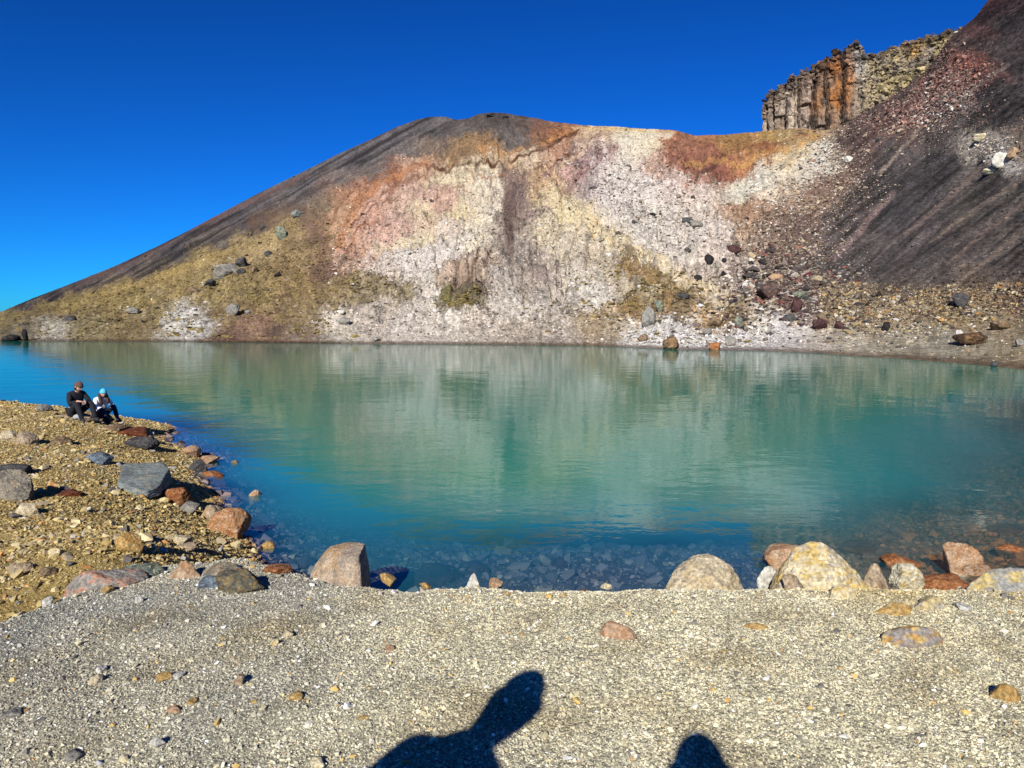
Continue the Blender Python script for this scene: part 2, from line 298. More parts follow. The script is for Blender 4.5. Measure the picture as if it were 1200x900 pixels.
SEEDS = """30,358,66,54,52;60,345,70,58,56;100,328,72,60,58;150,304,78,62,60;200,285,72,63,66;240,262,82,62,60;280,250,74,66,70;300,235,80,68,70;350,215,78,70,74;400,190,80,74,80;430,185,84,78,82;460,165,84,78,84;500,148,74,68,70;520,150,88,80,82;480,178,102,92,90;440,200,110,100,96;410,212,112,98,92;350,242,104,92,84;300,262,88,76,70;250,285,92,80,66;180,315,92,78,60;120,335,100,84,58;540,152,100,90,86;560,146,92,78,72;510,172,118,100,86
580,140,76,62,58;600,165,104,94,90;595,150,88,78,74;605,180,110,98,92;550,172,144,112,74;570,180,146,110,70;530,182,146,114,80;640,150,132,92,66;625,165,130,90,64;655,160,156,98,60;630,150,125,75,48;610,140,95,75,65
20,375,128,110,62;50,362,132,112,64;80,360,142,122,66;120,348,146,124,68;150,350,150,130,74;200,330,150,128,74;250,300,152,130,80;300,290,160,136,86;330,270,150,126,82;370,248,126,106,84;250,350,150,130,80;300,350,140,120,74;350,340,142,118,74;385,315,122,96,80;372,280,126,98,80;350,300,142,118,78;400,345,146,124,84;340,370,150,126,84;210,378,196,196,190;232,384,190,188,182;190,372,150,132,86;100,385,150,136,92;30,392,130,120,98;60,394,176,170,150;300,388,150,116,92;260,375,150,128,86;150,385,140,120,78;270,395,120,84,60;350,396,150,128,108;400,388,192,182,166;330,392,120,92,72
402,248,184,136,96;395,272,188,142,100;412,230,172,122,88;430,220,164,112,84;460,205,146,96,76;500,192,172,134,104;480,200,180,136,108;430,250,198,142,116;450,270,204,152,130;480,230,192,150,130;440,236,200,150,122;490,250,212,186,142;530,212,216,196,152;545,250,222,200,150;570,200,212,190,150;500,280,226,206,166;560,240,216,200,170;520,232,196,152,130;470,260,186,146,130;450,320,202,188,176;480,310,216,206,200;520,300,206,196,190;430,300,206,170,150;400,310,192,150,126;410,290,200,146,116;500,265,214,180,140;555,275,224,210,180;530,270,210,190,172
600,232,118,98,94;602,212,130,106,96;595,258,132,116,108;610,285,160,146,136;590,240,124,104,98;618,250,150,128,118;577,218,222,206,178;572,250,218,204,180;575,190,200,165,120
540,322,164,138,116;550,345,112,100,74;540,355,112,100,66;528,350,120,112,60;562,335,122,106,96;560,315,176,152,130;620,330,172,156,142;640,312,148,132,124;630,300,160,145,135;600,360,192,182,172;480,380,196,186,176;440,375,186,172,158;560,385,188,174,160;650,385,180,166,150;470,345,152,136,100;440,335,148,132,102;425,350,160,142,106;500,350,202,192,182;520,385,196,186,174;590,330,186,174,164;600,390,184,168,150;640,360,180,170,160
660,350,172,162,152;700,350,192,186,176;680,330,202,192,176;660,300,196,182,156;640,270,206,188,150
650,230,210,184,130;665,240,226,206,152;690,262,226,206,166;720,282,222,206,166;760,310,216,200,170;800,332,210,190,160;840,352,200,180,150;640,215,190,150,104
700,300,192,176,150;740,318,152,122,72;765,330,150,122,74;790,347,152,126,80;720,335,182,166,140;740,362,152,122,72;760,348,172,156,120;700,375,172,148,112;720,385,176,156,124;800,372,132,112,80;830,377,192,152,92;860,368,150,126,86;780,370,150,120,76;745,350,165,150,120
730,200,226,216,206;760,220,226,216,212;720,230,226,216,216;745,240,228,220,214;700,192,196,176,176;682,186,148,118,118;672,200,170,132,122;695,176,206,176,150;690,215,172,152,152;740,165,236,226,200;765,165,228,210,170;740,155,206,186,136;660,180,180,130,98;700,158,196,160,120;640,196,192,150,116;620,195,212,182,142;600,192,200,160,110;700,180,140,112,112;712,212,210,198,196;715,250,222,212,208
780,250,226,216,206;800,270,216,206,196;820,250,226,212,200;790,300,226,216,206;840,280,216,200,190;840,310,206,190,178;860,320,176,156,146;770,275,226,218,210;740,265,226,218,208;810,230,214,196,186;790,215,206,186,180;830,330,190,174,160;770,195,190,150,130
800,170,146,96,70;790,185,138,86,66;830,182,144,90,66;812,190,142,88,68;830,165,168,112,66;860,165,152,112,56;880,165,166,122,66;900,160,162,126,60;930,163,176,146,86;900,176,150,96,54;850,195,140,80,60;820,207,166,120,100;870,190,166,110,70;945,156,166,130,76;785,165,170,110,76;870,176,140,100,50
880,212,216,210,190;862,220,200,196,176;896,205,220,216,196;960,180,224,220,206;965,195,228,222,208;945,200,216,206,186;905,214,212,205,186;985,190,160,140,122;920,192,210,182,130;940,180,214,192,140
860,242,186,142,106;880,250,172,132,102;920,220,190,166,136;930,240,166,136,112;900,270,152,126,106;960,230,142,116,100;880,290,152,132,116;920,290,122,102,90;940,270,118,96,88;980,210,126,96,84;1000,190,108,76,70;1000,170,96,70,62;870,265,186,150,120;900,240,176,142,112
900,330,132,116,106;950,330,116,100,90;980,310,92,82,80;920,350,112,82,76;950,360,112,86,76;1000,350,126,112,98;1050,370,152,132,102;1100,358,148,124,92;870,340,190,175,165;885,350,150,130,120;970,375,130,108,90;1000,375,150,132,104
750,397,216,216,216;800,395,218,218,220;860,397,212,212,218;900,388,216,214,218;930,397,212,206,200;885,378,202,192,172;830,388,176,150,106;770,405,220,216,210;830,402,222,220,222
1000,402,186,176,152;1050,402,172,162,136;1100,402,166,158,136;1150,402,166,156,126;1190,412,162,146,112;1180,388,152,136,106;1140,384,150,132,102;1190,352,132,106,86;1120,372,142,122,92;960,404,196,186,170;1080,415,160,150,126;1160,422,150,138,112;980,390,180,168,146
980,270,82,72,74;1020,230,76,68,70;1050,250,72,66,70;1000,300,82,72,72;1030,320,86,76,76;1080,300,86,76,76;1100,250,86,76,72;1150,250,96,86,78;1190,220,102,92,84;1190,270,96,86,78;1150,300,92,80,76;1100,320,96,84,78;1180,310,92,76,68;1060,340,102,88,78;990,290,104,86,86;1010,262,92,76,78;1090,270,92,76,76;1040,205,84,76,78;1000,240,90,76,76;1140,330,110,90,76;1070,225,80,72,74;1130,225,92,82,76;1160,200,90,80,74
1100,100,156,108,98;1080,120,160,122,112;1060,140,156,118,108;1040,152,146,108,98;1140,85,170,100,84;1130,74,160,96,82;1120,95,164,112,98;1150,98,150,98,88;1020,130,86,66,60;1060,98,92,70,62;1035,140,104,78,72;1085,80,110,88,74;1110,60,120,90,76;1150,40,122,74,64;1135,55,104,72,62;1180,30,82,66,60;1190,70,76,62,58;1165,12,92,56,48;1158,4,110,48,38;1120,122,150,130,118;1100,136,150,132,124;1160,112,86,76,70;1180,130,82,70,66;1150,150,96,86,78;1080,160,112,98,92;1100,200,86,78,76;1160,168,192,176,156;1175,182,202,192,182;1148,172,172,160,146;1192,172,150,130,112;1050,180,96,86,86;1170,60,84,66,60;1130,150,94,84,80;1020,170,112,84,80;1060,165,118,92,86"""
SD = np.array([[float(t) for t in q.split(',')] for q in SEEDS.replace('\n', ';').split(';')])
SDC = lin(SD[:, 2:])
STROKES = [([(486, 192), (520, 197), (560, 199), (600, 193), (640, 181), (662, 166), (678, 152)], (92, 62, 44), 2.6, .95), ([(560, 182), (600, 184), (640, 172), (668, 156)], (190, 140, 90), 4, .5),
    ([(650, 232), (690, 258), (740, 290), (790, 322), (850, 356)], (232, 214, 178), 8, .85), ([(690, 272), (740, 305), (800, 342), (835, 362)], (142, 116, 72), 6, .55),
    ([(398, 290), (406, 262), (420, 240), (440, 222), (470, 202), (500, 190)], (172, 120, 84), 6, .7), ([(410, 270), (430, 242), (460, 222)], (120, 66, 46), 2.5, .6), ([(388, 262), (400, 240), (430, 216), (470, 196)], (124, 88, 66), 3, .6),
    ([(636, 214), (668, 188), (702, 160)], (132, 100, 100), 3.5, .7), ([(656, 224), (690, 200), (724, 172)], (150, 112, 110), 3, .6), ([(650, 205), (680, 178), (700, 165)], (214, 190, 160), 3, .6),
    ([(818, 204), (836, 196), (850, 186)], (80, 52, 44), 3, .8), ([(800, 190), (860, 192), (920, 178), (960, 158)], (196, 150, 90), 3.5, .55), ([(860, 178), (900, 172), (945, 158)], (120, 66, 46), 3, .5),
    ([(575, 205), (586, 225), (582, 250), (560, 278), (545, 296)], (236, 224, 204), 6, .85), ([(590, 200), (600, 240), (596, 290)], (108, 88, 82), 9, .7),
    ([(1182, 82), (1130, 116), (1080, 150), (1054, 180), (1030, 205)], (168, 150, 138), 3, .75), ([(1196, 62), (1150, 92), (1110, 122)], (120, 100, 92), 3, .5),
    ([(1046, 228), (1020, 255), (1000, 280), (978, 302)], (140, 120, 118), 5, .8), ([(1150, 196), (1110, 232), (1060, 276)], (138, 120, 112), 4, .75), ([(1210, 196), (1150, 240), (1090, 284)], (142, 126, 114), 4.5, .75), ([(1210, 232), (1160, 270), (1110, 312)], (138, 120, 110), 4, .75),
    ([(1210, 264), (1160, 302), (1120, 336)], (140, 124, 112), 4, .7), ([(1180, 210), (1120, 254), (1072, 300)], (62, 56, 56), 4, .6), ([(1200, 250), (1140, 292), (1100, 322)], (60, 54, 54), 4, .6), ([(1000, 178), (1040, 146), (1080, 112)], (70, 54, 50), 5, .6),
    ([(222, 270), (300, 234), (360, 206)], (108, 76, 68), 3.5, .5), ([(90, 334), (150, 310), (215, 278)], (104, 74, 66), 3, .4), ([(230, 296), (310, 256), (400, 210)], (58, 52, 56), 4, .5), ([(300, 272), (380, 228), (450, 190)], (120, 108, 100), 4, .5),
    ([(180, 402), (240, 402), (330, 402), (400, 403)], (70, 46, 34), 3, .9), ([(400, 401), (460, 396), (560, 398)], (214, 204, 190), 4, .6),
    ([(300, 262), (340, 250), (372, 262), (380, 300), (372, 330)], (112, 88, 70), 15, .55), ([(420, 262), (440, 246), (466, 236)], (120, 74, 58), 2.2, .7), ([(405, 300), (418, 276), (440, 262)], (150, 92, 62), 2, .7), ([(452, 222), (480, 212), (505, 206)], (128, 82, 60), 2, .7),
    ([(440, 292), (470, 286), (500, 292)], (238, 222, 190), 6, .6), ([(455, 300), (490, 304), (530, 296), (556, 280)], (228, 220, 210), 9, .6), ([(520, 214), (548, 228), (566, 246)], (150, 112, 92), 2.2, .6), ([(546, 206), (566, 214), (590, 208)], (140, 96, 70), 2.2, .7),
    ([(700, 206), (726, 222), (742, 226)], (110, 100, 100), 2, .7), ([(718, 248), (744, 252)], (100, 92, 92), 2, .7), ([(660, 252), (690, 270), (716, 288)], (234, 216, 172), 5, .6), ([(752, 244), (770, 240)], (70, 62, 62), 1.8, .9),
    ([(628, 206), (650, 196), (672, 180)], (110, 74, 58), 2, .7), ([(604, 224), (596, 250), (600, 280)], (92, 78, 74), 4, .6), ([(700, 232), (690, 252), (704, 262)], (208, 184, 140), 3, .6), ([(770, 210), (800, 214), (812, 224)], (160, 116, 96), 2.5, .6),
    ([(738, 158), (760, 162), (785, 160)], (240, 230, 206), 5, .6), ([(706, 166), (712, 190), (704, 208)], (226, 212, 206), 4, .6), ([(670, 150), (700, 152), (740, 153), (790, 156)], (206, 178, 130), 2.2, .7),
    ([(120, 352), (200, 322), (280, 290)], (170, 146, 92), 6, .5), ([(60, 378), (160, 360), (240, 344)], (108, 88, 60), 3, .5), ([(180, 386), (260, 366), (340, 352)], (98, 78, 56), 3, .5), ([(140, 366), (210, 346)], (176, 156, 102), 3, .5),
    ([(800, 240), (820, 262), (840, 296)], (150, 132, 122), 3, .5), ([(760, 276), (790, 300), (812, 322)], (168, 152, 142), 2.5, .5), ([(640, 290), (650, 330), (640, 370)], (206, 194, 182), 5, .5), ([(560, 300), (552, 322), (530, 340)], (112, 90, 74), 2.5, .7)]
def hill_col(u, v, p):
    """colour of the ground in each belt of ash, clay and scree"""
    sh = u.shape; u = u.ravel(); v = v.ravel(); q = p.reshape(-1, 3)
    r2 = np.random.default_rng(5)
    uu = u + 15 * n2(u, v, .03, seed=41, oct=5) + 8 * n2(u, v, .13, seed=42, oct=4) + r2.normal(0, 3.8, len(u))
    vv = v + 11 * n2(u, v, .035, seed=43, oct=5) + 6 * n2(u, v, .15, seed=44, oct=4) + r2.normal(0, 2.4, len(u))
    num = np.zeros((len(u), 3)); den = np.zeros(len(u))
    CH = 40000
    for i0 in range(0, len(u), CH):
        a_ = uu[i0:i0 + CH, None].astype(np.float32) - SD[None, :, 0].astype(np.float32); b_ = (vv[i0:i0 + CH, None].astype(np.float32) - SD[None, :, 1].astype(np.float32)) * np.float32(1.35)
        a_ *= a_; b_ *= b_; a_ += b_; a_ += 12; a_ = (a_ / 100) ** -3
        den[i0:i0 + CH] = a_.sum(1); num[i0:i0 + CH] = a_ @ SDC.astype(np.float32)
    c = num / den[:, None]
    lum = c.mean(-1); c = mixc(c, lum[:, None] * np.array([1.06, .985, .91]), .22 + .18 * smooth(.16, .4, lum))
    c = c * (1 + .16 * smooth(.38, .6, lum))[:, None]; dk_ = smooth(.15, .07, lum); c = mixc(c, lum[:, None] * np.array([1.03, .98, .97]), dk_ * .45) 
    # downhill streaks
    drk = smooth(.16, .07, lum)
    right = smooth(900, 1000, u); left = smooth(600, 480, u)
    st_r = n2(u * .62 + v * .785, u * .785 - v * .62, .16, .012, seed=50, oct=4)
    st_l = n2(u * -.5 - v * .87, u * .87 - v * .5, .22, .012, seed=51, oct=4)
    st_m = n2(u + 12 * n2(u, v, .02, seed=60), v, .20, .03, seed=52, oct=4)
    f = 1 + drk * (right * st_r * 1.9 + left * st_l * 2.3) + (1 - drk) * (st_m * .30 - .26 * smooth(360, 460, u) * (1 - right) * smooth(.10, .0, np.abs(n2(u + 9 * n2(u, v, .03, seed=61), v, .055, .012, seed=62, oct=4))) * smooth(-.1, .3, n2(u, v, .02, seed=63)))
    sp_ = fbm(q * np.array([.8, .25, .8]), 3, .7); f = f * (1 + .38 * sp_) * r2.uniform(.86, 1.14, len(u))
    f = f * (1 + .62 * n2(u, v, .09, seed=53, oct=6)) * (1 + .5 * n2(u, v, .3, seed=57, oct=4))
    c = c * np.clip(f, .35, 1.8)[:, None]
    # purple and rusty casts in the dark ash
    hue = n2(u * .62 + v * .785, u * .785 - v * .62, .05, .01, seed=54, oct=3)
    c = c * (1.08 + (drk * smooth(.05, .4, hue) * .10)[:, None] * np.array([.55, -.05, .1]))
    # mossy ochre tufts low on the left
    ts = smooth(.10, .32, n2(u, v, .11, .3, seed=55, oct=4)) * smooth(470, 380, u) * smooth(230, 300, v) * (1 - drk)
    c = mixc(c, lin((152, 134, 66)), ts * .4)
    dk = smooth(.15, .45, n2(u, v, .16, .34, seed=56, oct=4)) * smooth(520, 380, u) * smooth(250, 320, v) * (1 - drk)
    c = mixc(c, lin((92, 74, 56)), dk * .55)
    w1 = 2.6 * n2(u, v, .07, seed=91, oct=4)
    w2 = n2(u, v, .12, seed=92, oct=3)
    for pts, col, wd, al in STROKES:
        pa = np.array(pts, float); lo = pa.min(0) - wd - 9; hi = pa.max(0) + wd + 9
        ix = np.nonzero((u > lo[0]) & (u < hi[0]) & (v > lo[1]) & (v < hi[1]))[0]
        if not len(ix): continue
        U_, V_, W_ = u[ix], v[ix], w1[ix]; d = np.full(len(ix), 1e9)
        for (a, b) in zip(pts[:-1], pts[1:]):
            ax, ay = a; bx, by_ = b; L2 = (bx - ax) ** 2 + (by_ - ay) ** 2
            tt = np.clip(((U_ - ax) * (bx - ax) + (V_ - ay) * (by_ - ay)) / L2, 0, 1)
            d = np.minimum(d, np.hypot(U_ - ax - tt * (bx - ax) + W_ * .5, V_ - ay - tt * (by_ - ay) + W_))
        m_ = smooth(wd, wd * .35, d) * al * (.95 + .9 * w2[ix]); m_ = np.clip(m_, 0, 1)
        c[ix] = mixc(c[ix], lin(col) * (1 + .25 * sp_[ix])[:, None], m_)
    c = c * np.array([1.01, .985, .925])
    mxc = c.max(-1); c = c * (np.minimum(mxc, .66 + .14 * np.clip(sp_, -1, 1)) / mxc)[:, None]
    return c.reshape(sh + (3,))
ucols = np.concatenate([np.arange(-900, -20, 14), np.arange(-20, 1220, 1.3), np.arange(1220, 2000, 12)])
srows = np.concatenate([np.linspace(-.12, 0, 4)[:-1], np.linspace(0, 1, 270), 1 + np.array([.01, .03, .07, .15, .3, .5, .75, 1])])
U, S = np.meshgrid(ucols, srows)
HP, HV = mt(U, np.maximum(S, 0))
neg = S < 0
y0_ = y_at(sm_curve(U, SH, 12)); 
HP[..., 1] = np.where(neg, y0_ * (1 + S * 1.2), HP[..., 1]); HP[..., 0] = np.where(neg, (U - 600) / F * HP[..., 1], HP[..., 0]); HP[..., 2] = np.where(neg, S * 25, HP[..., 2])
hc = hill_col(U, HV, HP)
wet = smooth(.55, .05, HP[..., 2]) * (S < .2)
hc = mixc(hc, lin((92, 66, 44)), wet * .75) * ALB
hc = np.clip(hc, .012, .8)
o = mesh_obj('mountain', HP.reshape(-1, 3), grid_faces(*U.shape), M_HILL, cols=hc.reshape(-1, 3), smooth_shade=True)
tag(o, kind='structure')

# ------------------------------------------------------------------ cliff on the right skyline
CT_TOP = [(884, 130), (888, 126), (889, 118), (894, 116), (895, 109), (903, 106), (905, 98), (914, 95), (916, 90), (928, 87), (930, 81), (944, 79), (946, 74), (956, 71), (958, 65), (967, 64), (969, 58), (978, 57), (982, 53), (990, 51), (1000, 51), (1003, 58), (1010, 61), (1022, 57), (1026, 60), (1030, 54), (1037, 50), (1044, 49), (1054, 42), (1060, 45), (1070, 38), (1083, 35), (1090, 37), (1112, 30), (1146, 18), (1200, -5)]
us = np.concatenate([np.linspace(0, 1, 26)[:-1], np.linspace(1, 2, 420)])
front_u = 888 + (us - 1) * (1190 - 888)
def cliff():
    rows = 110; nb = 14
    V = np.zeros((rows + nb, len(us), 3)); C_ = np.zeros((rows + nb, len(us), 3))
    for j, a in enumerate(us):
        if a < 1:   # left end wall running back
            u = 888; yb = 236 + (1 - a) * 34; xx = (888 - 600) / F * 236 + (1 - a) * 34 * .45
        else:
            u = front_u[j]; yb = 236 - (u - 888) * .12; xx = (u - 600) / F * yb
        top = curve(u, CT_TOP) + 2.6 * (float(np.sin(math.floor(u / 5.3) * 91.7)) * .6) + 2.2 * float(n2(np.array([u]), np.array([0.]), .12, seed=70)[0]) + 1.6 * float(n2(np.array([u]), np.array([0.]), .45, seed=71)[0])
        zt = float(P(u, top, yb)[2]); zb = float(P(u, 170 if u < 1000 else 150, yb)[2]) - 6
        V[:rows, j, 0] = xx; V[:rows, j, 1] = yb; V[:rows, j, 2] = zb + (zt - zb) * np.linspace(0, 1, rows)
        for b in range(nb):
            q = (b + 1) / nb
            V[rows + b, j, 0] = xx + q * 26 * .5; V[rows + b, j, 1] = yb + q * 26; V[rows + b, j, 2] = zt - 3.5 * q * q - (0 if b < nb - 1 else 60)
    A = np.broadcast_to(us[None] * 90, V.shape[:2]); Zz = V[..., 2]
    # columns: piecewise steps along the face, broken by horizontal joints
    edges = np.cumsum(rng.choice([.8, 1.3, 2.2, 3.4, 4.6], 200) * rng.uniform(.8, 1.2, 200)); cstr = rng.choice([.15, .4, 1.0], 201, p=[.4, .3, .3]); depth = rng.uniform(-1, 1, 201)
    Aw = A + 1.4 * n2(A, Zz, .15, .12, seed=72) + .35 * n2(A, Zz, .7, .5, seed=76)
    blk = np.floor(Zz / 5.5 + rng.uniform(0, 1, 201)[np.searchsorted(edges, Aw) % 201] * 3)
    idx = np.searchsorted(edges, Aw) % 201
    jit = np.sin(blk * 12.9898 + idx * 78.233) * 43758.5453; jit = jit - np.floor(jit)
    d = depth[idx] * 1.1 + (jit - .5) * .9
    nearest = np.minimum(np.abs(Aw - edges[np.clip(np.searchsorted(edges, Aw) - 1, 0, 199)]), np.abs(edges[np.clip(np.searchsorted(edges, Aw), 0, 199)] - Aw))
    crack = smooth(.42, 0, nearest) * cstr[idx]
    colmask = smooth(1.46, 1.32, us)[None] * np.ones_like(A)      # columns left, rubble right
    rub = 4.2 * fbm(V * .22, 5, .65)
    rows_f = np.concatenate([np.ones(rows), np.linspace(1, .0, nb)])[:, None]
    push = (colmask * (d * 2.0 - crack * 4.2 + 1.6 * np.abs(fbm(V * np.array([.35, .35, .16]), 4, .6))) + (1 - colmask) * rub + 2.2 * n2(A, Zz, .06, .03, seed=73) + .7 * fbm(V * .8, 3)) * rows_f
    lean = 5.0 * np.concatenate([np.linspace(0, 1, rows) ** 1.5, np.ones(nb)])[:, None] * (1 - .5 * colmask)
    V[..., 1] += -push + lean * .8
    V[..., 0] -= np.clip(1 - (us - 1) / .12, 0, 1)[None] * (push * .55 + 1.3 * fbm(V * .3 + 60, 4, .6)) * rows_f
    V[rows - 1:, :, 2] += .9 * fbm(V[rows - 1:] * .5, 3)
    # colours
    g = lin((184, 166, 146)); c = np.broadcast_to(g, V.shape).copy()
    tone = rng.uniform(.5, 1.2, 201)[idx]; c *= (tone * (.9 + .3 * jit))[..., None]
    fu = np.where(us < 1, 888, front_u)[None] * np.ones_like(A); fv = 450 - F * ((Zz - CAM_Z) / V[..., 1]) + (HOR - 450)
    def bl(cu, cv, ru, rv): return np.exp(-((fu - cu) / ru) ** 2 - ((fv - cv) / rv) ** 2) * (.7 + .9 * n2(fu, fv, .12, .05, seed=75))
    c = mixc(c, lin((186, 118, 52)), np.clip(1.5 * bl(972, 112, 12, 28), 0, .85))
    c = mixc(c, lin((150, 112, 80)), smooth(.1, .4, n2(fu, fv, .09, .03, seed=77, oct=4)) * .5)
    c = mixc(c, lin((190, 128, 66)), np.clip(1.2 * bl(950, 124, 5, 18), 0, .7))
    c = mixc(c, lin((190, 128, 66)), np.clip(1.2 * bl(985, 96, 4, 22), 0, .6))
    c = mixc(c, lin((96, 76, 62)), smooth(.70, .92, np.concatenate([np.linspace(0, 1, rows), np.ones(nb)])[:, None] + .25 * n2(fu, fv, .15, seed=78)) * colmask * .6)
    c = mixc(c, lin((168, 104, 56)), np.clip(1.2 * bl(962, 84, 18, 10), 0, .7))
    c = mixc(c, lin((120, 96, 84)), np.clip(1.1 * bl(940, 100, 12, 40), 0, .6))
    c = mixc(c, lin((196, 192, 188)), np.clip(1.4 * bl(998, 84, 9, 20), 0, .9))
    c = mixc(c, lin((184, 166, 122)), np.clip((1 - colmask) * .9, 0, 1))
    rb = fbm(V * .45 + 7, 5, .7); c = np.where((colmask < .5)[..., None], c * (1 + .9 * rb)[..., None], c)  # dark shadows among the rubble painted in as colour contrast
    c = mixc(c, lin((150, 138, 130)), (1 - colmask) * smooth(0, .35, fbm(V * .2 + 3, 4)) * .8)
    c = mixc(c, lin((196, 150, 84)), np.clip(1.3 * bl(1064, 68, 10, 10), 0, .7))
    c = mixc(c, lin((66, 58, 54)), np.clip(crack * colmask * .9, 0, 1))
    c = mixc(c, lin((70, 62, 60)), smooth(.05, .22, fbm(V * np.array([1, 1, .4]) * .45, 5, .65)) * .85)
    c = mixc(c, lin((104, 88, 74)), np.concatenate([smooth(.88, 1, np.linspace(0, 1, rows)), np.ones(nb)])[:, None] * .75 * np.ones_like(A))
    o = mesh_obj('cliff', V.reshape(-1, 3), grid_faces(rows + nb, len(us)), M_CLIFF, cols=np.clip(c * ALB, .01, .8).reshape(-1, 3), smooth_shade=False)
    tag(o, kind='structure')
    n = 4200; j = rng.choice(np.arange(len(us)), n, p=(lambda w: w / w.sum())(smooth(1.25, 1.5, us) + .3 * (us > 1))); i = rng.integers(8, rows + 3, n)
    nearb = (us[j] < 1.35); i = np.where(nearb, rows - 1 + rng.integers(-22, 4, n), i)
    return V[i, j], np.clip(c[i, j], .05, .8) * rng.uniform(.45, 1.35, (n, 1))
CLP, CLC = cliff()

# ------------------------------------------------------------------ wide land beyond
gx = np.concatenate([-np.geomspace(6000, 60, 30), np.geomspace(60, 6000, 30)])
GX, GY = np.meshgrid(gx, gx); GZ = -9 + 4 * n2(GX, GY, .002, seed=80)
tag(mesh_obj('ground', np.stack([GX, GY, GZ], -1).reshape(-1, 3), grid_faces(*GX.shape), M_HILL, cols=np.broadcast_to(lin((120, 105, 78)) * .6, (GX.size, 3)), smooth_shade=True), kind='structure')

# ------------------------------------------------------------------ water
def water_mat():
    m = bpy.data.materials.new('lake_water'); m.use_nodes = True; t = m.node_tree; N = t.nodes; L = t.links; N.clear()
    out = N.new('ShaderNodeOutputMaterial'); at = N.new('ShaderNodeAttribute'); at.attribute_name = 'depth'
    tc = N.new('ShaderNodeTexCoord')
    def nz(scale, det, sx=1, sy=1):
        mp = N.new('ShaderNodeMapping'); mp.inputs['Scale'].default_value = (sx, sy, 1); L.new(tc.outputs['Object'], mp.inputs[0])
        n = N.new('ShaderNodeTexNoise'); n.inputs['Scale'].default_value = scale; n.inputs['Detail'].default_value = det; L.new(mp.outputs[0], n.inputs['Vector']); return n
    a, b, c = nz(2.2, 3, .75, 1.1), nz(.35, 2), nz(.05, 2)
    ca = N.new('ShaderNodeMapRange'); ca.inputs['From Min'].default_value = .35; ca.inputs['From Max'].default_value = .65; ca.inputs['To Min'].default_value = .35; ca.inputs['To Max'].default_value = 1.2
    L.new(c.outputs['Fac'], ca.inputs['Value'])
    b1 = N.new('ShaderNodeBump'); b1.inputs['Distance'].default_value = .009; L.new(a.outputs['Fac'], b1.inputs['Height']); L.new(ca.outputs[0], b1.inputs['Strength'])
    b2 = N.new('ShaderNodeBump'); b2.inputs['Distance'].default_value = .045; b2.inputs['Strength'].default_value = .6; L.new(b.outputs['Fac'], b2.inputs['Height']); L.new(b1.outputs[0], b2.inputs['Normal'])
    # cloudy water: share of light scattered back before it meets the bed
    ex = N.new('ShaderNodeMath'); ex.operation = 'MULTIPLY'; ex.inputs[1].default_value = -2.9; L.new(at.outputs['Fac'], ex.inputs[0])
    sq = N.new('ShaderNodeMath'); sq.operation = 'MULTIPLY'; L.new(ex.outputs[0], sq.inputs[0]); ad_ = N.new('ShaderNodeMath'); ad_.operation = 'ADD'; ad_.inputs[1].default_value = .30; L.new(at.outputs['Fac'], ad_.inputs[0]); L.new(ad_.outputs[0], sq.inputs[1])
    e2 = N.new('ShaderNodeMath'); e2.operation = 'EXPONENT'; L.new(sq.outputs[0], e2.inputs[0])
    op = N.new('ShaderNodeMath'); op.operation = 'SUBTRACT'; op.inputs[0].default_value = 1; L.new(e2.outputs[0], op.inputs[1])
    dif = N.new('ShaderNodeBsdfDiffuse')
    dm = N.new('ShaderNodeMix'); dm.data_type = 'RGBA'; dm.inputs[6].default_value = (.03, .22, .27, 1); dm.inputs[7].default_value = (.001, .23, .17, 1)
    mr = N.new('ShaderNodeMapRange'); mr.inputs['From Min'].default_value = .2; mr.inputs['From Max'].default_value = 1.6; L.new(at.outputs['Fac'], mr.inputs['Value']); L.new(mr.outputs[0], dm.inputs['Factor'])
    L.new(dm.outputs[2], dif.inputs['Color'])
    tr = N.new('ShaderNodeBsdfTransparent')
    tm = N.new('ShaderNodeMix'); tm.data_type = 'RGBA'; tm.inputs[6].default_value = (.85, .93, .96, 1); tm.inputs[7].default_value = (.25, .62, .75, 1); L.new(op.outputs[0], tm.inputs['Factor']); L.new(tm.outputs[2], tr.inputs['Color'])
    m1 = N.new('ShaderNodeMixShader'); L.new(op.outputs[0], m1.inputs[0]); L.new(tr.outputs[0], m1.inputs[1]); L.new(dif.outputs[0], m1.inputs[2])
    gl = N.new('ShaderNodeBsdfGlossy'); gl.inputs['Roughness'].default_value = .022; L.new(b2.outputs[0], gl.inputs['Normal'])
    fr = N.new('ShaderNodeFresnel'); geo = N.new('ShaderNodeNewGeometry'); im = N.new('ShaderNodeMapRange'); im.inputs['To Min'].default_value = 1.333; im.inputs['To Max'].default_value = 0.75
    L.new(geo.outputs['Backfacing'], im.inputs['Value']); L.new(im.outputs[0], fr.inputs['IOR'])   # daylight gets down to the bed
    L.new(b2.outputs[0], fr.inputs['Normal'])
    m2 = N.new('ShaderNodeMixShader'); L.new(fr.outputs[0], m2.inputs[0]); L.new(m1.outputs[0], m2.inputs[1]); L.new(gl.outputs[0], m2.inputs[2])
    L.new(m2.outputs[0], out.inputs[0]); return m
wx = axis(-14, 16, 0.25, -420, 110, 1.06); wy = axis(5, 26, 0.25, 2, 190, 1.06)
WX, WY = np.meshgrid(wx, wy)
WD = np.where((np.abs(WX) < 58) & (WY < 58), -ground_z(WX, WY), 3.0)
tag(mesh_obj('lake_water', np.stack([WX, WY, 0 * WX], -1).reshape(-1, 3), grid_faces(*WX.shape), water_mat(), attrs={'depth': np.clip(WD, 0, 4)}, smooth_shade=True), kind='structure')

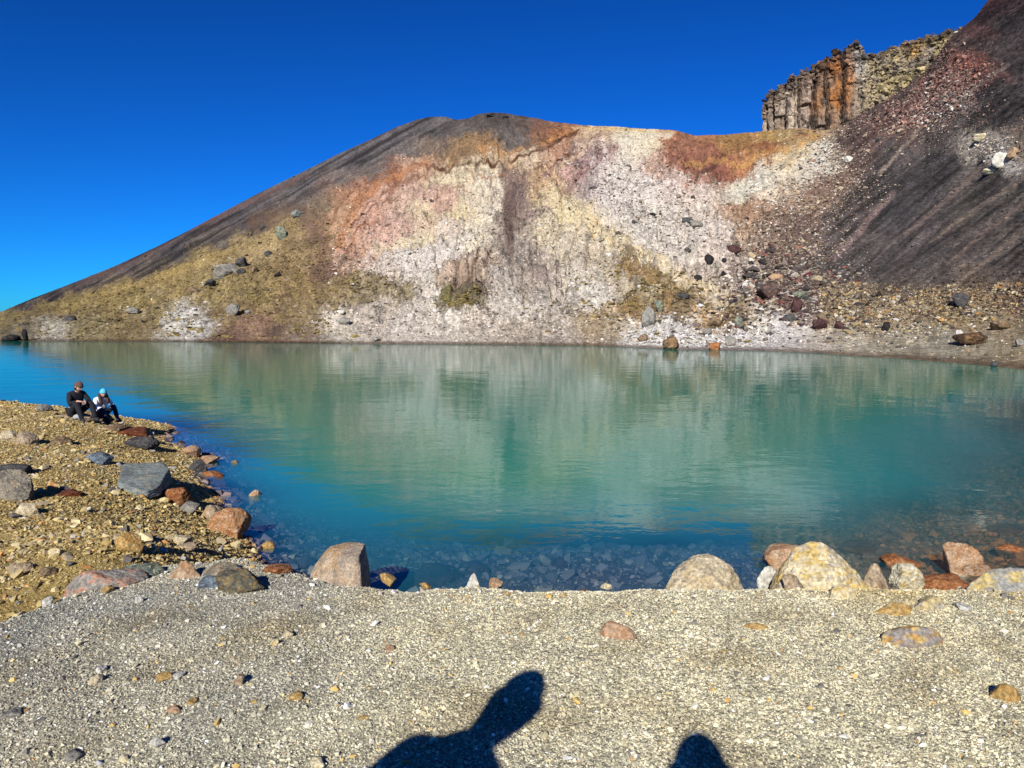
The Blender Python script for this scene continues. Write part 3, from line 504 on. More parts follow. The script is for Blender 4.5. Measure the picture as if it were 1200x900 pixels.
# ------------------------------------------------------------------ loose stones, merged as stuff
def template(k):
    r_ = np.random.default_rng(100 + k); bm = bmesh.new()
    pts = r_.normal(size=(11, 3)); pts /= np.linalg.norm(pts, axis=1)[:, None]; pts *= np.array([1, .8, .62]) * r_.uniform(.85, 1.1, (11, 1))
    for p in pts: bm.verts.new(p)
    res = bmesh.ops.convex_hull(bm, input=bm.verts[:])
    bmesh.ops.delete(bm, geom=[v for v in bm.verts if not v.link_faces], context='VERTS'); bmesh.ops.triangulate(bm, faces=bm.faces[:])
    bmesh.ops.recalc_face_normals(bm, faces=bm.faces[:]); bm.verts.index_update()
    V = np.array([v.co[:] for v in bm.verts]); Fc = np.array([[v.index for v in f.verts] for f in bm.faces]); bm.free(); return V, Fc
TEMPL = [template(k) for k in range(7)]
def scatter(name, pos, size, cols, mat, flat=.8, sink=.35, label=None):
    n = len(pos); VV, FF, CC = [], [], []; base = 0; which = rng.integers(0, len(TEMPL), n)
    for k, (tv, tf) in enumerate(TEMPL):
        ix = np.nonzero(which == k)[0]; m = len(ix)
        if not m: continue
        q = rng.normal(size=(m, 4)); q /= np.linalg.norm(q, axis=1)[:, None]; q[:, 1:3] *= .45; q /= np.linalg.norm(q, axis=1)[:, None]
        w_, x, y, z = q.T
        Rm = np.stack([1 - 2 * (y * y + z * z), 2 * (x * y - z * w_), 2 * (x * z + y * w_), 2 * (x * y + z * w_), 1 - 2 * (x * x + z * z), 2 * (y * z - x * w_), 2 * (x * z - y * w_), 2 * (y * z + x * w_), 1 - 2 * (x * x + y * y)], -1).reshape(m, 3, 3)
        v = np.einsum('mij,kj->mki', Rm, tv) * size[ix][:, None, None]; v[..., 2] *= flat
        v += pos[ix][:, None]; v[..., 2] += (size[ix] * (.5 - sink))[:, None]
        VV.append(v.reshape(-1, 3)); FF.append((tf[None] + (np.arange(m) * len(tv))[:, None, None] + base).reshape(-1, 3))
        CC.append(np.repeat(cols[ix], len(tv), 0)); base += m * len(tv)
    o = mesh_obj(name, np.concatenate(VV), np.concatenate(FF), mat, cols=np.clip(np.concatenate(CC), .01, .85))
    tag(o, label, kind='stuff'); return o
def pick(pal, wts, n):
    pal = lin(np.array(pal)); c = pal[rng.choice(len(pal), n, p=np.array(wts) / np.sum(wts))]
    return c * rng.uniform(.72, 1.2, (n, 1))
# fine pale gravel on the terrace underfoot
n = 300000
yy = 2.1 + 3.3 * rng.random(n) ** .95; xx = rng.uniform(-1, 1, n) * (yy * .80 + .35)
zz, hh = ground_z(xx, yy, True); k_ = hh > .35; xx, yy, zz, hh = xx[k_], yy[k_], zz[k_], hh[k_]; n = len(xx)
sz = np.clip(rng.lognormal(math.log(.0038), .5, n), .0024, .02)
base = near_col(xx, yy, zz, hh)
cl = base * rng.uniform(.62, 1.28, (n, 1)); r_ = rng.random(n)
cl = np.where((r_ < .06)[:, None], pick([(228, 226, 218), (206, 180, 120), (90, 86, 80), (186, 140, 80), (120, 118, 112)], [4, 2, 2, 1, 2], n), cl)
scatter('gravel', np.stack([xx, yy, zz], -1), sz, cl * ALBN * 1.18, M_STONE, label='fine pale grey gravel covering the terrace in the foreground')
# single small pebbles over it
n = 900
yy = 2.2 + 2.6 * rng.random(n); xx = rng.uniform(-1, 1, n) * yy * .78; zz, hh = ground_z(xx, yy, True); k_ = hh > .6; xx, yy, zz = xx[k_], yy[k_], zz[k_]; n = len(xx)
scatter('pebbles', np.stack([xx, yy, zz], -1), np.clip(rng.lognormal(math.log(.012), .4, n), .007, .035), pick([(214, 206, 184), (196, 186, 150), (200, 168, 100), (130, 126, 118), (230, 228, 222)], [4, 4, 2, 2, 2], n) * ALBN, M_STONE, label='scattered larger pebbles lying on the pale gravel')
n = 420
xx = rng.uniform(-3.2, 4.6, n); yy = curve(xx, EDGE) + rng.normal(-.10, .10, n); zz = ground_z(xx, yy)
scatter('edge_stones', np.stack([xx, yy, zz], -1), np.clip(rng.lognormal(math.log(.012), .5, n), .006, .045), pick([(214, 206, 184), (196, 186, 150), (190, 160, 110), (130, 126, 118), (226, 222, 212)], [4, 4, 2, 2, 2], n) * .75, M_STONE, label='loose stones along the lip of the gravel terrace')
# coarse yellow-brown stones on the lower beach at the left
def beach_pts(n, x0, x1, y0, y1, zmin, zmax=9, hmax=.5):
    xx = rng.uniform(x0, x1, n); yy = y0 + (y1 - y0) * rng.random(n) ** 1.3; f_ = np.abs(xx) < yy * .80 + 1.0; xx, yy = xx[f_], yy[f_]; zz, hh = ground_z(xx, yy, True)
    k_ = (zz > zmin) & (zz < zmax) & (hh < hmax) & (np.abs(xx) < yy * .80 + 1.0); return xx[k_], yy[k_], zz[k_]
xx, yy, zz = beach_pts(430000, -20, 1, 4.2, 27, -.02); n = len(xx)
sz = np.clip(rng.lognormal(math.log(.013), .55, n), .007, .085) * (.8 + yy * .02)
scatter('beach_pebbles', np.stack([xx, yy, zz], -1), sz, (near_col(xx, yy, zz, 0 * xx) * rng.uniform(.5, 1.4, (n, 1)) * .55 + .45 * pick([(186, 166, 112), (200, 184, 136), (158, 132, 80), (112, 98, 80), (176, 166, 150), (190, 130, 70)], [5, 4, 4, 3, 2, 1.2], n)) * ALBN, M_STONE, label='coarse yellow brown pebbles of the lower beach at the left')
# bigger stones scattered through it, too many to tell apart
xx, yy, zz = beach_pts(6500, -18, 0, 4.6, 26, .0); n = len(xx)
scatter('beach_cobbles', np.stack([xx, yy, zz], -1), np.clip(rng.lognormal(math.log(.042), .5, n), .022, .15), pick([(190, 172, 122), (206, 190, 146), (150, 136, 110), (110, 104, 98), (194, 140, 84), (184, 176, 164)], [4, 4, 3, 2, 1.3, 2], n) * ALBN, M_STONE, label='loose cobbles strewn over the yellow brown beach')
# stones under water along the near shore
xx, yy, zz = beach_pts(150000, -16, 17, 6.5, 24, -1.15, .03, 9); n = len(xx); rt = smooth(3, 7, xx)
cu_ = mixc(pick([(112, 100, 102), (132, 116, 112), (76, 68, 72), (150, 134, 116)], [3, 2, 3, 1], n), pick([(162, 98, 54), (124, 84, 54), (186, 116, 64), (92, 74, 54)], [3, 3, 2, 3], n), rt)
scatter('lake_bed_stones', np.stack([xx, yy, zz], -1), np.clip(rng.lognormal(math.log(.024), .75, n), .01, .24), cu_ * ALBN, M_STONE, label='dark stones on the shallow lake bed near the shore')

# scree on the mountain
def on_hill(u, v, lift=0.0):
    u = np.atleast_1d(np.asarray(u, float)); v = np.atleast_1d(np.asarray(v, float))
    vs = sm_curve(u, SH, 12); vr = sm_curve(u, RG, 2.5); s = (vs - v) / (vs - vr)
    p, _ = mt(u, s); return p, s
DENS = [(910, 345, 60, 34, 1.0, 1.5), (960, 350, 60, 30, 1.0, 1.2), (1050, 372, 100, 20, 1.0, 1.0), (1150, 350, 70, 22, .9, 1.0), (900, 300, 50, 45, .8, .9), (950, 240, 60, 50, .7, .7), (1080, 120, 60, 30, 1.0, .9), (1120, 90, 40, 25, .8, .9),
        (800, 375, 90, 22, .9, 1.1), (780, 260, 70, 60, .45, .9), (700, 350, 90, 40, .5, .6), (500, 350, 110, 40, .45, .6), (300, 320, 150, 50, .45, .8), (150, 365, 130, 26, .5, .7), (460, 290, 70, 50, .35, .55), (630, 300, 80, 80, .4, .55), (680, 185, 40, 25, .5, .7), (1160, 175, 30, 14, .7, .9), (1050, 340, 90, 30, .8, .7), (1090, 60, 30, 20, .7, .9), (1040, 140, 70, 14, 1.2, .9), (980, 185, 40, 30, 1.0, .8), (1000, 220, 40, 30, .8, .7), (930, 290, 50, 40, 1, .9), (730, 230, 60, 60, .6, .6), (560, 290, 90, 60, .5, .5), (620, 380, 160, 14, .7, .6), (830, 399, 60, 6, 2.2, .9), (770, 401, 30, 4, 2, .8), (590, 135, 20, 5, .9, .9)]
PU, PV, PS = [], [], []
for (cu, cv, ru, rv, dn, sc) in DENS:
    m = int(ru * rv * 1.9 * dn); PU.append(rng.normal(cu, ru * .6, m)); PV.append(rng.normal(cv, rv * .6, m)); PS.append(np.full(m, sc))
m = 52000; PU.append(rng.uniform(0, 1200, m)); PV.append(rng.uniform(130, 425, m)); PS.append(np.full(m, .55))
PU, PV, PS = map(np.concatenate, (PU, PV, PS))
pp, ss_ = on_hill(PU, PV); ok = (ss_ > .01) & (ss_ < .998) & (PU > -20) & (PU < 1220); pp, PU, PV, PS = pp[ok], PU[ok], PV[ok], PS[ok]; n = len(pp)
bc = hill_col(PU, PV, pp)
dl = smooth(.16, .07, bc.mean(-1)); sz = np.clip(rng.lognormal(math.log(.22), .55, n), .10, 1.3) * PS * (1 - .35 * dl) * np.clip(pp[:, 1] / 150, .5, 1.3)
cc_ = bc * rng.uniform(.4, 1.3, (n, 1)); bf = ((np.abs(PU - 930) < 90) & (PV > 290))
cc_ = np.where((bf & (rng.random(n) < .7))[:, None], pick([(84, 76, 74), (150, 136, 124), (104, 56, 56), (190, 180, 168), (160, 100, 84), (60, 54, 56), (178, 160, 128)], [4, 4, 2, 3, 1, 3, 3], n), cc_)
bf = (PU > 960) & (PV > 335); cc_ = np.where((bf & (rng.random(n) < .7))[:, None], pick([(176, 156, 116), (132, 114, 90), (196, 182, 150), (84, 74, 66), (180, 140, 90), (70, 62, 60)], [4, 4, 3, 3, 2, 2], n), cc_)
bf = (PV < 160) & (PU > 1000); cc_ = np.where((bf & (rng.random(n) < .6))[:, None], pick([(176, 132, 120), (156, 108, 98), (190, 168, 152), (104, 80, 74), (132, 116, 106)], [3, 2, 3, 2, 3], n), cc_)
cc_ = np.where(((PU > 880) & (PV > 150) & (PV < 300) & (PU < 1120 - (PV - 150) * .9) & (rng.random(n) < .5))[:, None], pick([(196, 176, 148), (156, 130, 110), (206, 196, 178), (110, 92, 84), (150, 110, 96)], [3, 3, 3, 3, 1], n), cc_)
cc_ = np.where(((PU > 735) & (PU < 935) & (PV > 388) & (PV < 412) & (rng.random(n) < .75))[:, None], pick([(226, 222, 216), (206, 200, 190), (180, 172, 160), (236, 234, 230)], [3, 2, 1, 2], n), cc_)
lt = bc.mean(-1) > .25; cc_ = np.where((lt & (rng.random(n) < .2))[:, None], pick([(232, 226, 218), (220, 208, 190)], [1, 1], n), cc_); cc_ = np.where((lt & (rng.random(n) < .22))[:, None], pick([(112, 102, 96), (84, 78, 76), (140, 124, 108)], [3, 2, 3], n), cc_)
scatter('scree', pp, sz, cc_ * ALB, M_FARROCK, label='loose scree stones spread over the volcanic slopes')
scatter('cliff_rubble', CLP, np.clip(rng.lognormal(math.log(.55), .5, len(CLP)), .25, 1.7), CLC * ALB, M_FARROCK, sink=.2, label='broken blocks littering the cliff top and its rubble face')
# moss and low tussock on the ochre slopes
m = 4200; mu = np.concatenate([rng.uniform(0, 420, m), rng.normal(545, 16, 260), rng.normal(442, 20, 260), rng.normal(760, 55, 900)]); mv = np.concatenate([rng.uniform(262, 396, m), rng.normal(353, 7, 260), rng.normal(338, 9, 260), rng.normal(352, 22, 900)])
pp, ss_ = on_hill(mu, mv); keep = (ss_ > .03) & (ss_ < .97) & ((mu > 420) | (mv > curve(mu, [(0, 372), (130, 340), (300, 284), (420, 230)]))) & (n2(mu, mv, .03, .06, seed=90) > -.05)
pp = pp[keep]; n = len(pp)
scatter('moss', pp, np.clip(rng.lognormal(math.log(.38), .4, n), .2, .9), pick([(152, 134, 76), (130, 110, 64), (108, 92, 58), (168, 148, 92)], [3, 3, 2, 2], n) * ALB * .9, M_FARROCK, flat=.5, label='yellow green moss cushions on the ochre slopes')

# ------------------------------------------------------------------ single rocks
def ico(sub):
    bm = bmesh.new(); bmesh.ops.create_icosphere(bm, subdivisions=sub, radius=1)
    V = np.array([v.co[:] for v in bm.verts]); Fc = np.array([[v.index for v in f.verts] for f in bm.faces]); bm.free(); return V, Fc
ICO = {k: ico(k) for k in (3, 4, 5, 6)}
def rock_shape(seed, sub=4, planes=10, hull=None, rough=.07, chips=6):
    V, Fc = ICO[sub]; r_ = np.random.default_rng(seed)
    if hull is None:
        nrm = r_.normal(size=(planes, 3)); nrm /= np.linalg.norm(nrm, axis=1)[:, None]; dd = r_.uniform(.62, 1.0, planes)
        dots = V @ nrm.T; rad = np.where(dots > .05, dd / np.maximum(dots, .05), 9)
        k = 60.0; rr = -np.log(np.exp(-k * np.minimum(rad, 2)).sum(1) + math.exp(-k * 1.25)) / k
        p = V * rr[:, None]
        mn, mx = p.min(0), p.max(0); p = (p - (mn + mx) / 2) / ((mx - mn) / 2)
    else:
        bm = bmesh.new(); [bm.verts.new(q) for q in hull]; res = bmesh.ops.convex_hull(bm, input=bm.verts[:])
        bmesh.ops.delete(bm, geom=[v for v in bm.verts if not v.link_faces], context='VERTS'); bmesh.ops.triangulate(bm, faces=bm.faces[:])
        c = Vector(np.array(hull).mean(0)); tree = BVHTree.FromBMesh(bm); far = 50
        p = np.array([list((tree.ray_cast(c + Vector(d) * far, -Vector(d))[0] or c) ) for d in V]); bm.free()
        # soften the edges a little
        nb = np.zeros_like(p); ct = np.zeros(len(p))
        for it in range(2):
            nb[:] = 0; ct[:] = 0
            for a, b in ((0, 1), (1, 2), (2, 0)):
                np.add.at(nb, Fc[:, a], p[Fc[:, b]]); np.add.at(ct, Fc[:, a], 1)
            p = p * .5 + .5 * nb / ct[:, None]
    off = r_.uniform(0, 90, 3)
    n1 = fbm(p * 1.6 + off, 5, .6); ridge = np.abs(fbm(p * 2.3 + off + 30, 4, .6))
    if hull is not None:      # chip flat faces off the block
        for k in range(chips):
            d_ = r_.normal(size=3); d_ /= np.linalg.norm(d_); t_ = p @ d_; lim = t_.max() * r_.uniform(.80, .93)
            p = p - np.maximum(t_ - lim, 0)[:, None] * .85 * d_
    p = p * (1 + rough * 1.9 * n1 - rough * .9 * smooth(.10, 0, ridge))[:, None]
    return p, Fc, off
def rock_cols(p, off, pal, seed=0, streak=None):
    a, b, c = [lin(q) for q in pal]
    n1 = fbm(p * 1.7 + off, 7, .68); n2_ = fbm(p * 3.4 + off + 9, 6, .68)
    col = mixc(np.broadcast_to(a, p.shape), b, smooth(-.02, .14, n1)); col = mixc(col, c, smooth(.05, .18, n2_) * .8)
    dark = np.abs(fbm(p * 2.3 + off + 30, 4, .6))
    return col * (1 - .22 * smooth(.05, 0, dark))[:, None] * (1 + .30 * fbm(p * 7 + off, 4, .7))[:, None] * (1 + .35 * fbm(p * 2 + off + 70, 4))[:, None]
PAL = dict(
    tan=[(196, 176, 146), (176, 148, 112), (150, 132, 116)], pinktan=[(204, 184, 160), (196, 164, 126), (166, 152, 138)],
    pale=[(222, 206, 172), (210, 188, 146), (176, 162, 136)], yellow=[(230, 214, 174), (228, 196, 120), (206, 194, 174)],
    orange=[(192, 158, 126), (176, 132, 94), (200, 178, 150)], rust=[(166, 108, 66), (138, 82, 48), (186, 142, 102)],
    white=[(230, 226, 212), (212, 206, 190), (196, 190, 178)], whitey=[(232, 222, 190), (214, 190, 130), (206, 200, 184)],
    grey=[(150, 146, 136), (128, 124, 118), (172, 162, 146)], slab=[(142, 150, 146), (122, 130, 128), (162, 160, 144)],
    dark=[(84, 82, 82), (62, 60, 62), (108, 104, 98)], blue=[(112, 124, 134), (84, 94, 104), (150, 160, 168)],
    brown=[(134, 112, 86), (104, 82, 62), (158, 140, 114)], ochre=[(196, 160, 96), (178, 134, 74), (206, 186, 138)],
    maroon=[(86, 58, 58), (64, 44, 46), (112, 82, 76)], multi=[(168, 158, 138), (120, 124, 118), (186, 142, 88)], black=[(46, 42, 42), (34, 32, 34), (70, 64, 60)],
    greygreen=[(124, 134, 120), (96, 104, 98), (176, 168, 132)], rustdark=[(112, 62, 36), (86, 48, 32), (150, 90, 52)])
def put_rock(name, cat, label, loc, size, pal, seed, rotz=0, tilt=(0, 0), sub=5, hull=None, rough=.075, planes=10, mat=None, group=None, flatshade=False, chips=6):
    p, Fc, off = rock_shape(seed, sub, planes, hull, rough, chips)
    c = rock_cols(p, off, PAL[pal] if isinstance(pal, str) else pal)
    p = p * np.array(size)
    far = mat is M_FARROCK
    o = mesh_obj(name, p, Fc, mat or M_BOULDER, cols=np.clip(c * (ALB if far else .66), .012, .62), smooth_shade=not flatshade)
    o.location = loc; o.rotation_euler = (tilt[0], tilt[1], rotz)
    tag(o, label, cat, group); return o
def px_rock(name, cat, label, u, vb, wpx, hpx, pal, seed, y=None, depth=.9, sink=.55, ground=None, **k):
    """rock whose visible foot is at photo pixel (u, vb), wpx wide and hpx tall in the photo"""
    if y is None: g = hit(u, vb); z0 = g.z
    else:
        q = P(u, vb, y); g = Vector(q); z0 = g.z if ground is None else ground
    m = g.y / F; w_ = wpx * m / 2; top = float(P(u, vb - hpx, g.y + w_ * depth * .6)[2])
    h = max(top - z0, .25 * w_); half = h * (1 + sink) / 2
    loc = Vector((g.x, g.y + w_ * depth * .6, z0 + h - half))
    return put_rock(name, cat, label, loc, (w_ * 1.03, w_ * depth, half), pal, seed, **k)

# the big wedge boulder standing at the water's edge
by = 8.9
def H(u, v, dy): q = P(u, v, by + dy); return (q[0] - P(398, 660, by)[0], dy, q[2] - .35)
wedge = [H(360, 688, -.1), H(362, 678, .05), H(370, 655, .1), H(383, 640, .2), H(400, 633, .3), H(427, 631, .15), H(421, 640, -.2), H(434, 668, .35), H(434, 692, .4), H(424, 692, -.35), H(424, 712, -.35), H(410, 692, -.42), H(375, 692, -.3), H(395, 665, -.25), H(360, 700, .5), H(434, 700, .5), H(415, 640, .55),
         H(362, 712, -.25), H(434, 712, .4), H(400, 712, .7)]
put_rock('boulder', 'boulder', 'large pinkish tan wedge shaped boulder with a sharp peak standing alone at the water edge', (float(P(398, 660, by)[0]), by, .35), (1, 1, 1), 'pinktan', 3, hull=wedge, sub=6, rough=.03)
px = px_rock
px('rock', 'rock', 'small orange tan block just right of the large wedge boulder', 454, 684, 20, 13, 'ochre', 11, y=8.4)
px('rock', 'rock', 'low orange stone behind the gravel edge right of the small orange block', 498, 689, 14, 7, 'ochre', 12, y=7.6)
tri = [(-1, -.6, -1), (1, -.6, -1), (0, 1, -1), (-.05, 0, 1), (.15, .1, .95), (-.55, -.4, 0), (.6, -.35, -.1)]
px('rock', 'rock', 'white pointed triangular stone on the middle of the gravel edge', 554, 691, 27, 22, 'white', 13, y=5.0, hull=tri, rough=.04)
px('rock', 'rock', 'small reddish tan stone right of the white triangular stone', 581, 688, 17, 11, 'orange', 14, y=5.1)
px('rock', 'rock', 'tiny pale stone on the gravel edge left of the pale domed boulder', 711, 689, 14, 7, 'whitey', 15, y=4.6)
dome = [(-1, -.5, -1), (-.85, -.2, -.3), (-.55, .1, .55), (-.2, .1, .95), (.2, .2, 1), (.6, 0, .6), (.9, 0, 0), (1.05, -.3, -1), (0, -.9, -.9), (.5, -.75, -.3), (-.5, -.8, -.3), (0, -.6, .4), (0, 1, .2), (.7, .7, -1), (-.7, .8, -1)]
px('boulder', 'boulder', 'broad pale cream domed boulder right of the middle of the gravel edge', 828, 692, 106, 43, 'pale', 21, y=4.62, sub=6, depth=.7, hull=dome, rough=.03)
spike = [(-.7, -.3, -1), (.6, -.5, -1), (.8, .3, -1), (-.6, .5, -1), (-1, 0, .15), (-.55, 0, .45), (-.35, 0, .95), (.25, .1, 1), (1, 0, .55), (.75, -.2, -.2)]
px('rock', 'rock', 'white jagged upright stone between the pale domed boulder and the large yellow boulder', 902, 688, 28, 27, 'white', 22, y=4.85, hull=spike, rough=.04)
px('boulder', 'boulder', 'orange brown boulder in the water behind the large yellow boulder', 925, 663, 50, 27, 'orange', 23, y=10.4, ground=-.05, depth=.8, rough=.04)
big = [(-1, -.7, -1), (-.72, -.3, -.35), (-.62, .1, .25), (-.45, .15, .75), (-.15, .2, 1), (.12, .2, .98), (.35, .15, .7), (.45, .05, .3), (.75, -.1, -.1), (1.05, -.3, -.8), (.9, -.5, -1), (-.3, -1, -1), (.3, -.9, -.8), (-.55, -.75, -.3), (0, -.65, .1), (.2, -.5, .35), (0, 1, .4), (.8, .8, -1), (-.8, .9, -1)]
px('boulder', 'boulder', 'largest yellow and cream boulder with a rounded top at the right shore', 967, 700, 122, 64, 'yellow', 24, y=4.42, sub=6, depth=.62, hull=big, rough=.045, sink=.1)
px('rock', 'rock', 'slim brown grey slab leaning on the left foot of the yellow boulder', 931, 700, 26, 28, 'tan', 25, y=4.36, depth=.5, tilt=(0, -.5))
peak = [(-1, -.4, -1), (-.5, 0, .3), (-.1, 0, 1), (.15, 0, .9), (.6, -.1, 0), (1, -.3, -1), (0, -1, -.9), (0, .9, -.6), (-.1, -.7, 0)]
px('rock', 'rock', 'tan peaked stone against the right foot of the yellow boulder', 1030, 689, 44, 32, 'tan', 26, y=4.6, hull=peak, sub=5, rough=.05)
px('rock', 'rock', 'blocky white and cream stone right of the tan peaked stone', 1067, 686, 38, 26, 'whitey', 27, y=4.75, depth=.7, tilt=(0, .12), planes=9)
px('rock', 'rock', 'flat rusty stone at the water edge between the white block and the grey yellow slab', 1108, 688, 56, 14, 'rust', 28, y=6.4, depth=.7)
px('rock', 'rock', 'flat dark rusty stone awash in the water behind the white block', 1062, 658, 44, 9, 'rust', 29, y=10.6, ground=-.08, depth=.9)
px('boulder', 'boulder', 'rounded rusty orange boulder standing alone in the shallow water at the right', 1133, 664, 43, 27, 'orange', 30, y=10.2, ground=-.06, rough=.05)
px('rock', 'rock', 'rusty slab in the shallows at the right edge of the photo', 1192, 646, 44, 10, 'rust', 31, y=11.4, ground=-.07)
px('rock', 'rock', 'small tan orange stone behind the grey yellow slab', 1152, 673, 34, 11, 'orange', 32, y=7.5)
slab = [(-1.1, -.5, -1), (-.5, 0, .2), (0, .1, .85), (.5, .1, 1), (1, 0, .9), (1.1, -.5, -.8), (0, -1, -1), (.3, -.8, -.2), (0, 1, 0), (-.4, -.7, -.4)]
px('boulder', 'boulder', 'low grey and yellow slab boulder at the right end of the gravel edge', 1172, 702, 104, 38, [(168, 166, 158), (214, 190, 124), (190, 176, 140)], 33, y=4.3, depth=.55, hull=slab, sub=6, rough=.05)
# rocks set into the gravel terrace at the right
px('rock', 'rock', 'half buried grey slab with an orange edge in the gravel at the right', 1078, 762, 84, 26, [(168, 160, 150), (220, 188, 118), (206, 150, 72)], 41, depth=.5, sink=2.2, planes=10, rough=.03)
px('rock', 'rock', 'yellow orange patch of buried rock in front of the yellow boulder', 1046, 722, 50, 16, 'ochre', 42, depth=.6, sink=2.0, rough=.03)
px('rock', 'rock', 'pale yellow buried stone below the foot of the yellow boulder', 987, 704, 38, 18, 'yellow', 43, depth=.6, sink=1.5)
px('rock', 'rock', 'buried cream and grey slab between the white block and the orange edged slab', 1092, 716, 50, 18, [(208, 188, 138), (180, 176, 166), (214, 196, 150)], 44, depth=.6, sink=1.8)
px('rock', 'rock', 'flat orange stone on the gravel near the right edge', 1180, 822, 38, 20, 'ochre', 45, depth=.55, sink=1.0, rotz=-.4, planes=9)
px('rock', 'rock', 'pair of smooth pinkish tan stones half sunk in the middle of the gravel', 720, 748, 56, 20, 'orange', 46, depth=.4, sink=1.4, rotz=-.3, rough=.04)
px('rock', 'rock', 'small orange stone in the gravel left of the orange edged slab', 888, 739, 30, 10, 'ochre', 47, depth=.6, sink=1.2)
small = [(336, 748, 15, 10, 'pale', 'cream stone on the gravel below the rounded grey rock'), (321, 757, 14, 9, 'yellow', 'pale yellow stone just left below the cream stone'), (280, 803, 17, 14, 'tan', 'two toned tan and grey stone casting a black shadow on the gravel'),
         (345, 824, 20, 12, 'ochre', 'ochre stone on the gravel left of the long head shadow'), (110, 803, 18, 12, 'pale', 'cream stone in the left part of the gravel'), (117, 790, 15, 10, 'white', 'white stone just behind the cream stone at left'),
         (190, 798, 22, 11, 'ochre', 'flat ochre stone beside the flat white stone'), (209, 797, 17, 9, 'white', 'flat white stone in the left half of the gravel'), (224, 827, 15, 9, 'ochre', 'small orange stone below the flat white stone'),
         (203, 838, 19, 10, 'orange', 'pinkish orange stone below and left of the small orange stone'), (183, 878, 18, 15, 'white', 'rounded whitish stone near the bottom left with a dark shadow'), (84, 894, 26, 14, 'grey', 'grey stone at the bottom edge on the left'),
         (372, 900, 22, 12, 'whitey', 'pale stone at the bottom edge left of the long shadow'), (162, 707, 10, 8, 'white', 'white stone on the gravel near its left edge'), (125, 695, 14, 9, 'ochre', 'yellow ochre stone on the left crest of the gravel'),
         (455, 764, 16, 8, 'orange', 'small flat tan orange stone left of the middle of the gravel'), (424, 846, 16, 8, 'ochre', 'ochre chip left of the shadow of the long head'), (55, 710, 15, 12, 'white', 'bright white stone on the beach at the left foot of the gravel mound'),
         (1130, 716, 20, 10, 'white', 'small white stone on the gravel near the grey yellow slab'), (12, 843, 24, 12, 'grey', 'grey stone at the left edge of the gravel')]
for i, (u, v, w_, h_, pal, lab) in enumerate(small):
    px('small_stone', 'stone', lab, u, v, w_, h_, pal, 60 + i, sub=4, sink=.5, depth=.8, rotz=i, group='small stones lying on the gravel terrace')
# rock rib breaking out of the mound at the left
px('rock', 'rock', 'grey and pink sloping slab at the left end of the rock rib on the mound', 116, 690, 92, 27, [(170, 162, 150), (196, 146, 120), (136, 136, 130)], 91, depth=.55, sink=1.4, rough=.04, rotz=.3, tilt=(0, -.2), sub=6)
px('rock', 'rock', 'grey green lump of the rock rib beside the grey pink slab', 162, 678, 54, 17, 'greygreen', 92, depth=.6, sink=1.2)
px('rock', 'rock', 'orange tan peaked piece of the rock rib near its middle', 214, 680, 64, 24, 'orange', 93, depth=.6, sink=1.0, hull=peak)
px('rock', 'rock', 'blue grey shiny stone low in the rock rib', 248, 690, 42, 15, 'blue', 94, depth=.5, sink=1.0)
px('boulder', 'boulder', 'dark mottled rounded rock at the right end of the rock rib', 280, 694, 58, 26, [(120, 112, 92), (84, 86, 80), (160, 136, 86)], 95, depth=.6, sink=.8)
px('rock', 'rock', 'grey brown low rock between the orange tan piece and the dark rounded rock', 254, 674, 56, 13, 'multi', 96, depth=.6, sink=1.0)
# rocks on the lower beach
px('boulder', 'boulder', 'large grey brown boulder with a black shadow at the left edge of the beach', 8, 586, 56, 36, [(146, 138, 122), (110, 104, 96), (166, 152, 126)], 101, depth=.7, planes=9, sub=6)
px('boulder', 'boulder', 'dark flat cap of rock behind the large grey brown boulder', 4, 556, 50, 12, 'dark', 102, depth=.9)
slb = [(-1.1, .9, .95), (.1, 1, 1), (.62, .5, .75), (1.02, -.65, -.2), (.9, -1, -.35), (-.3, -.45, .1), (-1.1, .9, -1), (.1, 1.1, -1), (.7, .5, -1), (1.05, -.65, -1.2), (.92, -1.05, -1.2), (-.3, -.55, -1)]
px('boulder', 'boulder', 'long grey slab boulder lying in the middle of the beach', 146, 575, 80, 24, 'slab', 103, depth=1.4, sink=.2, hull=slb, sub=6, rough=.02, rotz=0, chips=0)
px('rock', 'rock', 'dark blue grey rock touching the upper end of the long grey slab', 111, 543, 28, 13, 'blue', 104)
px('boulder', 'boulder', 'dark lumpy rock on the beach above the long grey slab near the water', 163, 525, 36, 14, 'dark', 105, depth=.8)
px('rock', 'rock', 'rusty orange flat boulder at the lower end of the long grey slab', 204, 590, 34, 20, 'rust', 106)
px('boulder', 'boulder', 'large rusty orange boulder at the water edge of the beach', 264, 626, 46, 32, [(192, 146, 104), (174, 118, 72), (210, 178, 148)], 107, depth=.8, sub=6, planes=10, rough=.05)
px('rock', 'rock', 'tan rock leaning against the left of the large rusty boulder', 247, 610, 32, 20, 'tan', 108)
px('rock', 'rock', 'golden ochre rounded stone in the lower beach with a long shadow', 148, 647, 30, 22, 'ochre', 109)
px('rock', 'rock', 'cream stone right of the golden ochre stone', 211, 638, 24, 12, 'pale', 110)
px('rock', 'rock', 'flat beige stone just below the cream stone', 216, 645, 24, 8, 'tan', 111)
px('rock', 'rock', 'grey stone between the two rusty boulders', 219, 600, 22, 12, 'grey', 112)
px('rock', 'rock', 'dark wet rock on the water line of the beach', 230, 553, 24, 16, 'dark', 113)
px('rock', 'rock', 'rusty stone lying at the water line below the dark wet rock', 245, 563, 30, 11, 'rust', 114)
px('rock', 'rock', 'dark red brown stone beside the rusty stone at the water line', 257, 565, 14, 11, 'rustdark', 115)
px('rock', 'rock', 'orange tan stone above the dark wet rock at the shore', 219, 534, 24, 12, 'orange', 116)
